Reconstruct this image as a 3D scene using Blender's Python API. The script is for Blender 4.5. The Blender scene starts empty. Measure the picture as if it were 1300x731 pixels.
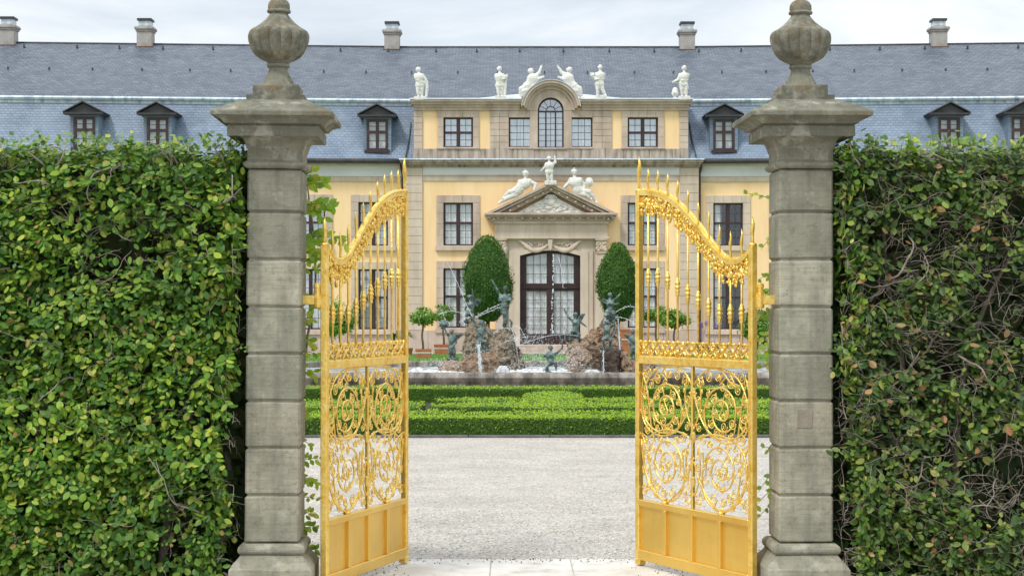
import bpy, bmesh, math, random
from mathutils import Vector, Matrix, noise, Quaternion
random.seed(7)
R = math.radians
PI = math.pi
scene = bpy.context.scene
COL = scene.collection
E = 1.72            # eye height (m)
F = 2150.0          # focal length in photo pixels
HX, HY = 650.0, 390.0

def W(x, y, Y):     # photo pixel + distance -> place in the world
    return Vector(((x - HX) * Y / F, Y, E - (y - HY) * Y / F))
def WX(x, Y): return (x - HX) * Y / F
def WZ(y, Y): return E - (y - HY) * Y / F

# ---------------------------------------------------------------- mesh builder
class MB:
    def __init__(s):
        s.v = []; s.f = []
    def add(s, vs, fs):
        n = len(s.v); s.v.extend(vs); s.f.extend([tuple(i + n for i in f) for f in fs]); return s
    def box(s, x0, x1, y0, y1, z0, z1):
        if x0 > x1: x0, x1 = x1, x0
        if y0 > y1: y0, y1 = y1, y0
        if z0 > z1: z0, z1 = z1, z0
        return s.add([(x0,y0,z0),(x1,y0,z0),(x1,y1,z0),(x0,y1,z0),(x0,y0,z1),(x1,y0,z1),(x1,y1,z1),(x0,y1,z1)],
              [(0,3,2,1),(4,5,6,7),(0,1,5,4),(1,2,6,5),(2,3,7,6),(3,0,4,7)])
    def bev(s, x0, x1, y0, y1, z0, z1, b=.01):     # box with chamfered edges on all sides
        if x0 > x1: x0, x1 = x1, x0
        if y0 > y1: y0, y1 = y1, y0
        if z0 > z1: z0, z1 = z1, z0
        bm = bmesh.new()
        vs = [bm.verts.new(p) for p in [(x0,y0,z0),(x1,y0,z0),(x1,y1,z0),(x0,y1,z0),(x0,y0,z1),(x1,y0,z1),(x1,y1,z1),(x0,y1,z1)]]
        for f in [(0,3,2,1),(4,5,6,7),(0,1,5,4),(1,2,6,5),(2,3,7,6),(3,0,4,7)]: bm.faces.new([vs[i] for i in f])
        bmesh.ops.bevel(bm, geom=bm.edges[:], offset=b, segments=1, affect='EDGES', profile=.5)
        return s.bm(bm)
    def bm(s, bm):
        bm.verts.index_update()
        s.add([tuple(v.co) for v in bm.verts], [tuple(v.index for v in f.verts) for f in bm.faces]); bm.free(); return s
    def tube(s, pts, rad, n=6, cap=True, flat=1.0):
        pts = [Vector(p) for p in pts]
        if not hasattr(rad, '__len__'): rad = [rad] * len(pts)
        base = len(s.v); prev = None
        for i, p in enumerate(pts):
            a = pts[max(i-1,0)]; b = pts[min(i+1,len(pts)-1)]
            t = (b - a)
            if t.length < 1e-9: t = Vector((0,0,1))
            t.normalize()
            if prev is None:
                u = t.cross(Vector((0,1,0)))
                if u.length < .1: u = t.cross(Vector((1,0,0)))
            else:
                u = prev - t * prev.dot(t)
                if u.length < 1e-6: u = t.cross(Vector((0,1,0)))
            u.normalize(); w = t.cross(u); prev = u
            for k in range(n):
                a_ = 2*PI*(k+.5)/n
                q = p + u*(math.cos(a_)*rad[i]) + w*(math.sin(a_)*rad[i]*flat)
                s.v.append(tuple(q))
        for i in range(len(pts)-1):
            for k in range(n):
                k2 = (k+1) % n
                s.f.append((base+i*n+k, base+i*n+k2, base+(i+1)*n+k2, base+(i+1)*n+k))
        if cap:
            s.f.append(tuple(base+k for k in range(n))[::-1])
            s.f.append(tuple(base+(len(pts)-1)*n+k for k in range(n)))
        return s
    def lathe(s, prof, n=32, c=(0,0), fn=None):    # prof: (r, z)
        base = len(s.v)
        for (r, z) in prof:
            for k in range(n):
                a = 2*PI*k/n
                rr = fn(r, z, a) if fn else r
                s.v.append((c[0]+rr*math.cos(a), c[1]+rr*math.sin(a), z))
        for i in range(len(prof)-1):
            for k in range(n):
                k2 = (k+1) % n
                s.f.append((base+i*n+k, base+i*n+k2, base+(i+1)*n+k2, base+(i+1)*n+k))
        s.f.append(tuple(base+k for k in range(n))[::-1])
        s.f.append(tuple(base+(len(prof)-1)*n+k for k in range(n)))
        return s
    def sq_loft(s, prof, c=(0,0), asp=1.0):         # square sections: (half, z)
        base = len(s.v)
        for (h, z) in prof:
            for sx, sy in ((-1,-1),(1,-1),(1,1),(-1,1)):
                s.v.append((c[0]+sx*h, c[1]+sy*h*asp, z))
        for i in range(len(prof)-1):
            for k in range(4):
                k2 = (k+1) % 4
                s.f.append((base+i*4+k, base+i*4+k2, base+(i+1)*4+k2, base+(i+1)*4+k))
        s.f.append((base+3,base+2,base+1,base)); m = base+(len(prof)-1)*4
        s.f.append((m,m+1,m+2,m+3)); return s
    def ell(s, c, r, seg=10, rings=6, M=None):
        c = Vector(c); base = len(s.v)
        if not hasattr(r, '__len__'): r = (r,r,r)
        def put(p):
            p = Vector((p[0]*r[0], p[1]*r[1], p[2]*r[2]))
            if M is not None: p = M @ p
            s.v.append(tuple(c+p))
        put((0,0,-1))
        for i in range(1, rings):
            t = PI*i/rings
            for k in range(seg):
                a = 2*PI*k/seg
                put((math.sin(t)*math.cos(a), math.sin(t)*math.sin(a), -math.cos(t)))
        put((0,0,1))
        for k in range(seg): s.f.append((base, base+1+(k+1)%seg, base+1+k))
        for i in range(rings-2):
            for k in range(seg):
                a = base+1+i*seg
                s.f.append((a+k, a+(k+1)%seg, a+seg+(k+1)%seg, a+seg+k))
        a = base+1+(rings-2)*seg; t = a+seg
        for k in range(seg): s.f.append((a+k, a+(k+1)%seg, t))
        return s
    def prism(s, poly, y0, y1):                    # polygon in XZ extruded along Y (y0 = front)
        n = len(poly)
        vs = [(p[0], y0, p[1]) for p in poly] + [(p[0], y1, p[1]) for p in poly]
        fs = [tuple(range(n)), tuple(range(2*n-1, n-1, -1))]
        for i in range(n):
            j = (i+1) % n
            fs.append((i, i+n, j+n, j))
        return s.add(vs, fs)
    def cap(s, a, b, ra, rb, n=8):                 # tapered capsule
        a = Vector(a); b = Vector(b); d = b - a
        L = d.length
        if L < 1e-6: return s.ell(a, ra)
        d.normalize(); pts = []; rad = []
        for t in (-.96, -.7, -.35):
            pts.append(a + d*(ra*t)); rad.append(ra*math.sqrt(1-t*t))
        pts.append(a); rad.append(ra); pts.append(b); rad.append(rb)
        for t in (.35, .7, .96):
            pts.append(b + d*(rb*t)); rad.append(rb*math.sqrt(1-t*t))
        return s.tube(pts, rad, n)

OFF = {}
def world_loc(o):
    l = Vector((0,0,0))
    while o is not None:
        l += o.location; o = o.parent
    return l
WARP = [None]
def obj(name, mb, mat, parent=None, smooth=False, local=False, sharp=None):
    me = bpy.data.meshes.new(name)
    vs = mb.v
    if WARP[0]: vs = [WARP[0](v) for v in vs]
    if parent is not None and not local:
        w = world_loc(parent); vs = [(v[0]-w.x, v[1]-w.y, v[2]-w.z) for v in vs]
    me.from_pydata(vs, [], mb.f); me.update()
    if mat is not None: me.materials.append(mat)
    if smooth:
        me.polygons.foreach_set('use_smooth', [True]*len(me.polygons))
        if sharp: me.set_sharp_from_angle(angle=R(sharp))
    o = bpy.data.objects.new(name, me); COL.objects.link(o)
    if parent is not None: o.parent = parent
    return o
def recalc(o):
    bm = bmesh.new(); bm.from_mesh(o.data); bmesh.ops.recalc_face_normals(bm, faces=bm.faces[:]); bm.to_mesh(o.data); bm.free()
    return o
def tag(o, label=None, cat=None, group=None, kind=None):
    if label: o['label'] = label
    if cat: o['category'] = cat
    if group: o['group'] = group
    if kind: o['kind'] = kind
    return o
def thing(name, label, cat, loc=(0,0,0), group=None):
    o = bpy.data.objects.new(name, None); o.empty_display_size = .2
    COL.objects.link(o); o.location = loc
    return tag(o, label, cat, group)
def dup(o, parent=None):
    c = o.copy(); COL.objects.link(c)
    if parent is not None: c.parent = parent
    for ch in list(o.children): dup(ch, c)
    return c
def rebase(o):       # put a mesh thing's origin at its base
    vs = [v.co for v in o.data.vertices]
    mn = min(v.z for v in vs); cx = sum(v.x for v in vs)/len(vs); cy = sum(v.y for v in vs)/len(vs)
    d = Vector((cx,cy,mn)); o.data.transform(Matrix.Translation(-d)); o.location = o.location + d
    return o

# ---------------------------------------------------------------- materials
def nd(nt, t, **kw):
    n = nt.nodes.new(t)
    for k, v in kw.items():
        if k in n.inputs.keys(): n.inputs[k].default_value = v
        else: setattr(n, k, v)
    return n
def c4(c): return (c[0], c[1], c[2], 1)
def ramp(nt, fac, stops, interp='LINEAR'):
    r = nt.nodes.new('ShaderNodeValToRGB'); r.color_ramp.interpolation = interp
    el = r.color_ramp.elements
    while len(el) < len(stops): el.new(.5)
    for e, (p, c) in zip(el, stops):
        e.position = p; e.color = c4(c) if hasattr(c, '__len__') else (c,c,c,1)
    nt.links.new(fac, r.inputs[0]); return r
def base_mat(name, rough=.8, metal=0.0, spec=.35):
    m = bpy.data.materials.new(name); m.use_nodes = True
    nt = m.node_tree; b = nt.nodes['Principled BSDF']
    b.inputs['Roughness'].default_value = rough; b.inputs['Metallic'].default_value = metal
    b.inputs['Specular IOR Level'].default_value = spec
    tc = nt.nodes.new('ShaderNodeTexCoord')
    return m, nt, b, tc
def noise_mat(name, stops, scale=4, rough=.85, metal=0, bump=.2, bscale=60, detail=6, spec=.3, stretch=(1,1,1), bdist=.01):
    m, nt, b, tc = base_mat(name, rough, metal, spec)
    mp = nd(nt, 'ShaderNodeMapping'); mp.inputs['Scale'].default_value = stretch
    nt.links.new(tc.outputs['Object'], mp.inputs[0])
    n = nd(nt, 'ShaderNodeTexNoise', Scale=scale, Detail=detail, Roughness=.62)
    nt.links.new(mp.outputs[0], n.inputs[0])
    r = ramp(nt, n.outputs[0], stops); nt.links.new(r.outputs[0], b.inputs['Base Color'])
    if bump:
        n2 = nd(nt, 'ShaderNodeTexNoise', Scale=bscale, Detail=4); nt.links.new(tc.outputs['Object'], n2.inputs[0])
        bp = nd(nt, 'ShaderNodeBump', Strength=bump, Distance=bdist); nt.links.new(n2.outputs[0], bp.inputs['Height'])
        nt.links.new(bp.outputs[0], b.inputs['Normal'])
    return m
def mixc(nt, fac, a, b_, mode='MIX'):
    m = nt.nodes.new('ShaderNodeMix'); m.data_type = 'RGBA'; m.blend_type = mode
    for sock, v in ((m.inputs[0], fac), (m.inputs[6], a), (m.inputs[7], b_)):
        if isinstance(v, (int, float)): sock.default_value = v
        elif isinstance(v, tuple): sock.default_value = c4(v)
        else: nt.links.new(v, sock)
    return m.outputs[2]
def leaf_mat(name, stops, rough=.45, trans=.35, spec=.4, clump=None):
    m, nt, b, tc = base_mat(name, rough, 0, spec)
    g = nt.nodes.new('ShaderNodeNewGeometry')
    r = ramp(nt, g.outputs['Random Per Island'], stops)
    col = r.outputs[0]
    if clump:
        n = nd(nt, 'ShaderNodeTexNoise', Scale=clump[0], Detail=2); nt.links.new(tc.outputs['Object'], n.inputs[0])
        rr = ramp(nt, n.outputs[0], [(.35, 0), (.65, 1)])
        ad = nd(nt, 'ShaderNodeMath', operation='MULTIPLY'); ad.inputs[1].default_value = clump[1]
        nt.links.new(rr.outputs[0], ad.inputs[0])
        col = mixc(nt, ad.outputs[0], col, clump[2])
    nt.links.new(col, b.inputs['Base Color'])
    t = nt.nodes.new('ShaderNodeBsdfTranslucent'); nt.links.new(col, t.inputs[0])
    mx = nt.nodes.new('ShaderNodeMixShader'); mx.inputs[0].default_value = trans
    nt.links.new(b.outputs[0], mx.inputs[1]); nt.links.new(t.outputs[0], mx.inputs[2])
    nt.links.new(mx.outputs[0], nt.nodes['Material Output'].inputs[0])
    return m

# ---------------------------------------------------------------- leaves
def add_leaf(mb, p, nrm, tip, L, wd, fold=.25, rnd=True):
    nrm = nrm.normalized(); t = tip - nrm*tip.dot(nrm)
    if t.length < 1e-4: t = nrm.orthogonal()
    t.normalize(); s = nrm.cross(t)
    h = wd*.5; k = nrm*(-fold*h); c = nrm*(-.10*L)
    n = len(mb.v)
    if rnd:
        P = [p, p+s*(h*.75)+t*(L*.2)+k*.75, p+s*h+t*(L*.5)+k, p+s*(h*.62)+t*(L*.8)+k*.6+c*.6, p+t*L+c,
             p-s*(h*.62)+t*(L*.8)+k*.6+c*.6, p-s*h+t*(L*.5)+k, p-s*(h*.75)+t*(L*.2)+k*.75]
        mb.v.extend(P); mb.f.append((n,n+1,n+2,n+3,n+4)); mb.f.append((n,n+4,n+5,n+6,n+7))
    else:
        P = [p, p+s*h+t*(L*.45)+k, p+t*L+c, p-s*h+t*(L*.45)+k]
        mb.v.extend(P); mb.f.append((n,n+1,n+2)); mb.f.append((n,n+2,n+3))
def rv(a=1.0): return Vector((random.uniform(-a,a), random.uniform(-a,a), random.uniform(-a,a)))
def wander(p, d, n, step, jit, grav=0):
    pts = [Vector(p)]; d = Vector(d).normalized()
    for i in range(n):
        d = (d + rv(jit) + Vector((0,0,grav))).normalized(); pts.append(pts[-1] + d*step)
    return pts
EXPOSURE = 0.55
# ================================================================ materials
M = {}
def build_gold():
    m, nt, b, tc = base_mat('gilding', .30, .84, .5)
    n = nd(nt, 'ShaderNodeTexNoise', Scale=16, Detail=6, Roughness=.75); nt.links.new(tc.outputs['Object'], n.inputs[0])
    r = ramp(nt, n.outputs[0], [(.27,(.58,.33,.045)),(.47,(.89,.60,.13)),(.72,(1.0,.81,.32))])
    nt.links.new(r.outputs[0], b.inputs['Base Color'])
    r2 = ramp(nt, n.outputs[0], [(.3,.45),(.7,.27)]); nt.links.new(r2.outputs[0], b.inputs['Roughness'])
    n2 = nd(nt, 'ShaderNodeTexNoise', Scale=48, Detail=4); nt.links.new(tc.outputs['Object'], n2.inputs[0])
    bp = nd(nt, 'ShaderNodeBump', Strength=.5, Distance=.006); nt.links.new(n2.outputs[0], bp.inputs['Height'])
    nt.links.new(bp.outputs[0], b.inputs['Normal'])
    return m
M['gold'] = build_gold()
M['gold_panel'] = noise_mat('gilded_sheet', [(.3,(.70,.44,.085)),(.7,(.86,.58,.14))], 2.2, .34, metal=.76, bump=.35, bscale=7, bdist=.02, stretch=(1,1,.25), spec=.5)
def build_pillar_stone(D=1.0, th=0.0):
    m, nt, b, tc = base_mat('weathered_sandstone', .9, 0, .2)
    n = nd(nt, 'ShaderNodeTexNoise', Scale=3.2, Detail=8, Roughness=.65); nt.links.new(tc.outputs['Object'], n.inputs[0])
    r = ramp(nt, n.outputs[0], [(.28,(.185*D,.183*D,.142*D)),(.5,(.292*D,.283*D,.230*D)),(.72,(.41*D,.388*D,.32*D))])
    col = r.outputs[0]
    gi = nt.nodes.new('ShaderNodeNewGeometry')                 # the stones differ a little in tone: blocks differ
    ri = ramp(nt, gi.outputs['Random Per Island'], [(0,(.84,.86,.80)),(.4,(1.0,1.02,.97)),(.7,(1.14,1.10,1.02)),(1,(1.24,1.22,1.16))]); col = mixc(nt, 1.0, col, ri.outputs[0], 'MULTIPLY')
    # vertical streaks
    mp = nd(nt, 'ShaderNodeMapping'); mp.inputs['Scale'].default_value = (14,14,1.2); nt.links.new(tc.outputs['Object'], mp.inputs[0])
    n3 = nd(nt, 'ShaderNodeTexNoise', Scale=1, Detail=5, Roughness=.6); nt.links.new(mp.outputs[0], n3.inputs[0])
    r3 = ramp(nt, n3.outputs[0], [(.46,0),(.72,.55)]); col = mixc(nt, r3.outputs[0], col, (.13,.125,.105))
    # fine pitting
    n4 = nd(nt, 'ShaderNodeTexNoise', Scale=38, Detail=5, Roughness=.7); nt.links.new(tc.outputs['Object'], n4.inputs[0])
    r4 = ramp(nt, n4.outputs[0], [(.53,0),(.68,.55+5*th)]); col = mixc(nt, r4.outputs[0], col, (.13,.12,.095))
    # fine tooling lines and a dull stain following them
    mt = nd(nt, 'ShaderNodeMapping'); mt.inputs['Scale'].default_value = (3,3,60); nt.links.new(tc.outputs['Object'], mt.inputs[0])
    nl = nd(nt, 'ShaderNodeTexNoise', Scale=1.5, Detail=5, Roughness=.7); nt.links.new(mt.outputs[0], nl.inputs[0])   # tooling
    rl = ramp(nt, nl.outputs[0], [(.45,0),(.7,.45)]); col = mixc(nt, rl.outputs[0], col, (.14,.132,.105))
    # pale lichen and orange lichen blotches, more on the top
    sp = nd(nt, 'ShaderNodeSeparateXYZ'); nt.links.new(tc.outputs['Object'], sp.inputs[0])
    n5 = nd(nt, 'ShaderNodeTexNoise', Scale=6.5, Detail=9, Roughness=.72); nt.links.new(tc.outputs['Object'], n5.inputs[0])
    r5 = ramp(nt, n5.outputs[0], [(.57-th,0),(.66-th,.75)]); col = mixc(nt, r5.outputs[0], col, (.40,.385,.315))
    hi = nd(nt, 'ShaderNodeMapRange'); hi.inputs[1].default_value = 2.7; hi.inputs[2].default_value = 2.95
    nt.links.new(sp.outputs[2], hi.inputs[0])
    n6 = nd(nt, 'ShaderNodeTexNoise', Scale=11, Detail=8, Roughness=.7); nt.links.new(tc.outputs['Object'], n6.inputs[0])
    r6 = ramp(nt, n6.outputs[0], [(.555-th*.3,0),(.63-th*.3,.9)])
    mu = nd(nt, 'ShaderNodeMath', operation='MULTIPLY'); nt.links.new(r6.outputs[0], mu.inputs[0]); nt.links.new(hi.outputs[0], mu.inputs[1])
    col = mixc(nt, mu.outputs[0], col, (.36,.215,.085))
    n7 = nd(nt, 'ShaderNodeTexNoise', Scale=5.5, Detail=7, Roughness=.7); nt.links.new(tc.outputs['Object'], n7.inputs[0])
    r7 = ramp(nt, n7.outputs[0], [(.47-th*.6,0),(.60-th*.4,.8)])
    mu2 = nd(nt, 'ShaderNodeMath', operation='MULTIPLY'); nt.links.new(r7.outputs[0], mu2.inputs[0]); nt.links.new(hi.outputs[0], mu2.inputs[1])
    col = mixc(nt, mu2.outputs[0], col, (.085,.088,.07))
    nt.links.new(col, b.inputs['Base Color'])
    bn = nd(nt, 'ShaderNodeTexNoise', Scale=70, Detail=6, Roughness=.7); nt.links.new(tc.outputs['Object'], bn.inputs[0])
    bp = nd(nt, 'ShaderNodeBump', Strength=.6, Distance=.007); nt.links.new(bn.outputs[0], bp.inputs['Height'])
    nt.links.new(bp.outputs[0], b.inputs['Normal'])
    return m
M['pillar'] = build_pillar_stone()
M['pillar_cap'] = build_pillar_stone(.86, .04)
M['stone'] = noise_mat('facade_stone', [(.25,(.33,.255,.205)),(.5,(.49,.395,.325)),(.75,(.60,.505,.425))], 1.3, .85, bump=.25, bscale=18, stretch=(1.6,1,.7))
M['stone_pale'] = noise_mat('pale_sandstone', [(.25,(.44,.36,.285)),(.55,(.58,.49,.395)),(.8,(.66,.58,.485))], 1.1, .85, bump=.25, bscale=18, stretch=(1.6,1,.5))
M['stone_dirty'] = noise_mat('stained_stone', [(.30,(.15,.125,.105)),(.47,(.34,.285,.235)),(.66,(.50,.425,.355))], 2.6, .9, bump=.3, bscale=20, stretch=(2.2,1,.35))
M['frieze'] = noise_mat('grey_painted_frieze', [(.3,(.58,.60,.62)),(.7,(.70,.71,.72))], .8, .8, bump=0)
M['plaster'] = noise_mat('yellow_plaster', [(.25,(.79,.545,.29)),(.5,(.87,.63,.355)),(.75,(.90,.68,.41))], .8, .9, bump=.12, bscale=40, stretch=(2.2,1,.35), detail=9)
def streak(m, dark, amt, sx, sz):                              # rain streaks on a wall
    nt = m.node_tree; b = nt.nodes['Principled BSDF']; old = b.inputs['Base Color'].links[0].from_socket
    tc = nd(nt, 'ShaderNodeTexCoord'); mp = nd(nt, 'ShaderNodeMapping'); mp.inputs['Scale'].default_value = (sx,1,sz); nt.links.new(tc.outputs['Object'], mp.inputs[0])
    n = nd(nt, 'ShaderNodeTexNoise', Scale=1, Detail=8, Roughness=.68); nt.links.new(mp.outputs[0], n.inputs[0])
    r = ramp(nt, n.outputs[0], [(.52,0),(.72,amt)]); nt.links.new(mixc(nt, r.outputs[0], old, dark), b.inputs['Base Color'])
streak(M['plaster'], (.66,.48,.28), .25, 3, .5); streak(M['stone'], (.22,.18,.155), .35, 5, .6); streak(M['stone_pale'], (.33,.27,.22), .4, 5, .5)
M['wood'] = noise_mat('dark_brown_paint', [(.3,(.030,.017,.018)),(.7,(.062,.034,.034))], 3, .42, bump=0, spec=.4)
M['curtain'] = noise_mat('white_curtain', [(.3,(.90,.90,.90)),(.7,(.94,.94,.93))], 6, .9, bump=.2, bscale=9, stretch=(9,1,.2), bdist=.06)
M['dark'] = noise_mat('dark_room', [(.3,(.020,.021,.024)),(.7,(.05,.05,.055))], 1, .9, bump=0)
def build_glass(name, refl):
    m = bpy.data.materials.new(name); m.use_nodes = True; nt = m.node_tree
    nt.nodes.remove(nt.nodes['Principled BSDF'])
    tr = nd(nt, 'ShaderNodeBsdfTransparent'); tr.inputs[0].default_value = (.965,.98,.985,1)
    gl = nd(nt, 'ShaderNodeBsdfGlossy', Roughness=.04); gl.inputs[0].default_value = (.88,.94,1,1)
    tc = nd(nt, 'ShaderNodeTexCoord')
    n = nd(nt, 'ShaderNodeTexNoise', Scale=1.3, Detail=1); nt.links.new(tc.outputs['Object'], n.inputs[0])
    bp = nd(nt, 'ShaderNodeBump', Strength=.25, Distance=.05); nt.links.new(n.outputs[0], bp.inputs['Height'])
    nt.links.new(bp.outputs[0], gl.inputs['Normal'])
    mx = nd(nt, 'ShaderNodeMixShader'); mx.inputs[0].default_value = refl
    nt.links.new(tr.outputs[0], mx.inputs[1]); nt.links.new(gl.outputs[0], mx.inputs[2])
    nt.links.new(mx.outputs[0], nt.nodes['Material Output'].inputs[0]); return m
M['glass'] = build_glass('window_glass', .07)
M['glass_sky'] = build_glass('attic_window_glass', .30)
def build_slate(name, cols, bw, bh, zk, distort, mort):
    m, nt, b, tc = base_mat(name, .5, 0, .4)
    sp = nd(nt, 'ShaderNodeSeparateXYZ'); nt.links.new(tc.outputs['Object'], sp.inputs[0])
    nz = nd(nt, 'ShaderNodeTexNoise', Scale=1.1, Detail=5, Roughness=.65); nt.links.new(tc.outputs['Object'], nz.inputs[0])
    z = nd(nt, 'ShaderNodeMath', operation='MULTIPLY'); z.inputs[1].default_value = zk; nt.links.new(sp.outputs[2], z.inputs[0])
    dn = nd(nt, 'ShaderNodeMath', operation='MULTIPLY_ADD'); dn.inputs[1].default_value = distort
    nt.links.new(nz.outputs[0], dn.inputs[0]); nt.links.new(z.outputs[0], dn.inputs[2])
    cb = nd(nt, 'ShaderNodeCombineXYZ'); nt.links.new(sp.outputs[0], cb.inputs[0]); nt.links.new(dn.outputs[0], cb.inputs[1])
    bt = nt.nodes.new('ShaderNodeTexBrick'); nt.links.new(cb.outputs[0], bt.inputs[0])
    bt.inputs['Color1'].default_value = c4(cols[0]); bt.inputs['Color2'].default_value = c4(cols[1]); bt.inputs['Mortar'].default_value = c4(mort)
    bt.inputs['Scale'].default_value = 1; bt.inputs['Brick Width'].default_value = bw; bt.inputs['Row Height'].default_value = bh
    bt.inputs['Mortar Size'].default_value = bh*.085; bt.inputs['Mortar Smooth'].default_value = .35; bt.inputs['Bias'].default_value = -.1
    r = ramp(nt, nz.outputs[0], [(.3,(.62,.65,.70)),(.52,(1,1,1)),(.72,(1.18,1.15,1.10))])
    col = mixc(nt, .75, bt.outputs[0], r.outputs[0], 'MULTIPLY')
    n8 = nd(nt, 'ShaderNodeTexNoise', Scale=.32, Detail=6, Roughness=.7); nt.links.new(tc.outputs['Object'], n8.inputs[0])
    r8 = ramp(nt, n8.outputs[0], [(.58,0),(.75,.25)]); col = mixc(nt, r8.outputs[0], col, (.20,.215,.225))
    nt.links.new(col, b.inputs['Base Color'])
    bp = nd(nt, 'ShaderNodeBump', Strength=.8, Distance=.03); nt.links.new(bt.outputs['Fac'], bp.inputs['Height']); bp.invert = True
    nt.links.new(bp.outputs[0], b.inputs['Normal'])
    return m
M['slate'] = build_slate('grey_slates', ((.088,.108,.137),(.135,.158,.19)), .27, .155, 1.9, .42, (.055,.068,.09))
M['slate_low'] = build_slate('blue_grey_slates', ((.175,.232,.31),(.22,.28,.365)), .19, .105, 1.0, .03, (.14,.19,.26))
M['zinc'] = noise_mat('pale_zinc', [(.30,(.20,.27,.33)),(.48,(.45,.53,.58)),(.7,(.66,.71,.74))], 3.5, .45, metal=.15, bump=0, stretch=(1.6,1,.25))
M['zinc_light'] = noise_mat('bright_zinc', [(.3,(.50,.56,.62)),(.7,(.68,.72,.76))], 1.5, .5, metal=.1, bump=0, stretch=(1.6,1,.25))
M['darkmetal'] = noise_mat('dark_metal', [(.3,(.03,.032,.036)),(.7,(.07,.07,.075))], 3, .5, bump=0)
M['pipe'] = noise_mat('brown_downpipe', [(.3,(.05,.032,.03)),(.7,(.10,.065,.055))], 3, .5, bump=0)
M['chimney_stone'] = noise_mat('grey_chimney_stone', [(.3,(.26,.245,.225)),(.7,(.42,.40,.37))], 3, .9, bump=.2)
M['brick'] = noise_mat('dark_brick', [(.3,(.09,.045,.035)),(.7,(.19,.10,.075))], 8, .9, bump=.3, bscale=30)
M['white'] = noise_mat('white_painted_stone', [(.30,(.34,.33,.30)),(.44,(.64,.63,.59)),(.65,(.74,.735,.70))], 5, .7, bump=.2, bscale=30)
def build_bronze():
    m, nt, b, tc = base_mat('verdigris_bronze', .55, .25, .4)
    n = nd(nt, 'ShaderNodeTexNoise', Scale=7, Detail=7, Roughness=.68); nt.links.new(tc.outputs['Object'], n.inputs[0])
    g = nt.nodes.new('ShaderNodeNewGeometry')
    r = ramp(nt, n.outputs[0], [(.32,(.016,.024,.022)),(.46,(.055,.082,.075)),(.58,(.17,.235,.215)),(.74,(.36,.45,.42))])
    nt.links.new(r.outputs[0], b.inputs['Base Color'])
    bn = nd(nt, 'ShaderNodeTexNoise', Scale=40, Detail=4); nt.links.new(tc.outputs['Object'], bn.inputs[0])
    bp = nd(nt, 'ShaderNodeBump', Strength=.4, Distance=.01); nt.links.new(bn.outputs[0], bp.inputs['Height'])
    nt.links.new(bp.outputs[0], b.inputs['Normal']); return m
M['bronze'] = build_bronze()
def build_rock(name, a, bcol, c, wet):
    m, nt, b, tc = base_mat(name, .75, 0, .4)
    v = nd(nt, 'ShaderNodeTexVoronoi', Scale=16); nt.links.new(tc.outputs['Object'], v.inputs[0])
    n = nd(nt, 'ShaderNodeTexNoise', Scale=2.6, Detail=10, Roughness=.78); nt.links.new(tc.outputs['Object'], n.inputs[0])
    r = ramp(nt, n.outputs[0], [(.32,a),(.5,bcol),(.68,c)])
    n2 = nd(nt, 'ShaderNodeTexNoise', Scale=26, Detail=6, Roughness=.8); nt.links.new(tc.outputs['Object'], n2.inputs[0])
    r2 = ramp(nt, n2.outputs[0], [(.40,.8),(.50,0)])
    col = mixc(nt, r2.outputs[0], r.outputs[0], (.035,.028,.022))
    nt.links.new(col, b.inputs['Base Color']); b.inputs['Roughness'].default_value = wet
    bp = nd(nt, 'ShaderNodeBump', Strength=1.0, Distance=.10); nt.links.new(n2.outputs[0], bp.inputs['Height'])
    nt.links.new(bp.outputs[0], b.inputs['Normal']); return m
M['rock'] = build_rock('tufa_rock', (.28,.155,.09), (.55,.37,.24), (.70,.58,.44), .7)
M['rock_grey'] = build_rock('grey_tufa_rock', (.24,.18,.12), (.48,.39,.27), (.64,.56,.44), .7)
M['rock_wet'] = build_rock('wet_tufa_rock', (.045,.032,.025), (.11,.07,.045), (.22,.15,.10), .35)
def build_gravel():
    m, nt, b, tc = base_mat('pale_gravel', .95, 0, .2)
    v = nd(nt, 'ShaderNodeTexVoronoi', Scale=62); nt.links.new(tc.outputs['Object'], v.inputs[0])
    bw = nd(nt, 'ShaderNodeSeparateColor'); nt.links.new(v.outputs['Color'], bw.inputs[0])
    r = ramp(nt, bw.outputs[0], [(0,(.33,.305,.275)),(.3,(.43,.40,.36)),(.7,(.51,.48,.435)),(1,(.67,.64,.585))])
    n = nd(nt, 'ShaderNodeTexNoise', Scale=1.3, Detail=7, Roughness=.7); nt.links.new(tc.outputs['Object'], n.inputs[0])
    r2 = ramp(nt, n.outputs[0], [(.3,(.80,.79,.78)),(.7,(1.06,1.05,1.03))])
    col = mixc(nt, 1.0, r.outputs[0], r2.outputs[0], 'MULTIPLY')
    mp = nd(nt, 'ShaderNodeMapping'); mp.inputs['Scale'].default_value = (.35,2.2,1); nt.links.new(tc.outputs['Object'], mp.inputs[0])
    n3 = nd(nt, 'ShaderNodeTexNoise', Scale=2.2, Detail=4); nt.links.new(mp.outputs[0], n3.inputs[0])
    r3 = ramp(nt, n3.outputs[0], [(.40,(.965,.96,.955)),(.6,(1.02,1.02,1.02))]); col = mixc(nt, 1.0, col, r3.outputs[0], 'MULTIPLY')
    nt.links.new(col, b.inputs['Base Color'])
    bp = nd(nt, 'ShaderNodeBump', Strength=.8, Distance=.012); nt.links.new(v.outputs['Distance'], bp.inputs['Height']); bp.invert = True
    nt.links.new(bp.outputs[0], b.inputs['Normal']); return m
M['gravel'] = build_gravel()
M['slab'] = noise_mat('limestone_threshold', [(.30,(.36,.335,.30)),(.46,(.56,.54,.51)),(.66,(.68,.66,.63))], 3.6, .85, bump=.4, bscale=50, detail=9, bdist=.006)
M['grit'] = noise_mat('dark_grit', [(.3,(.10,.085,.07)),(.7,(.24,.21,.18))], 30, .95, bump=0)
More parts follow.
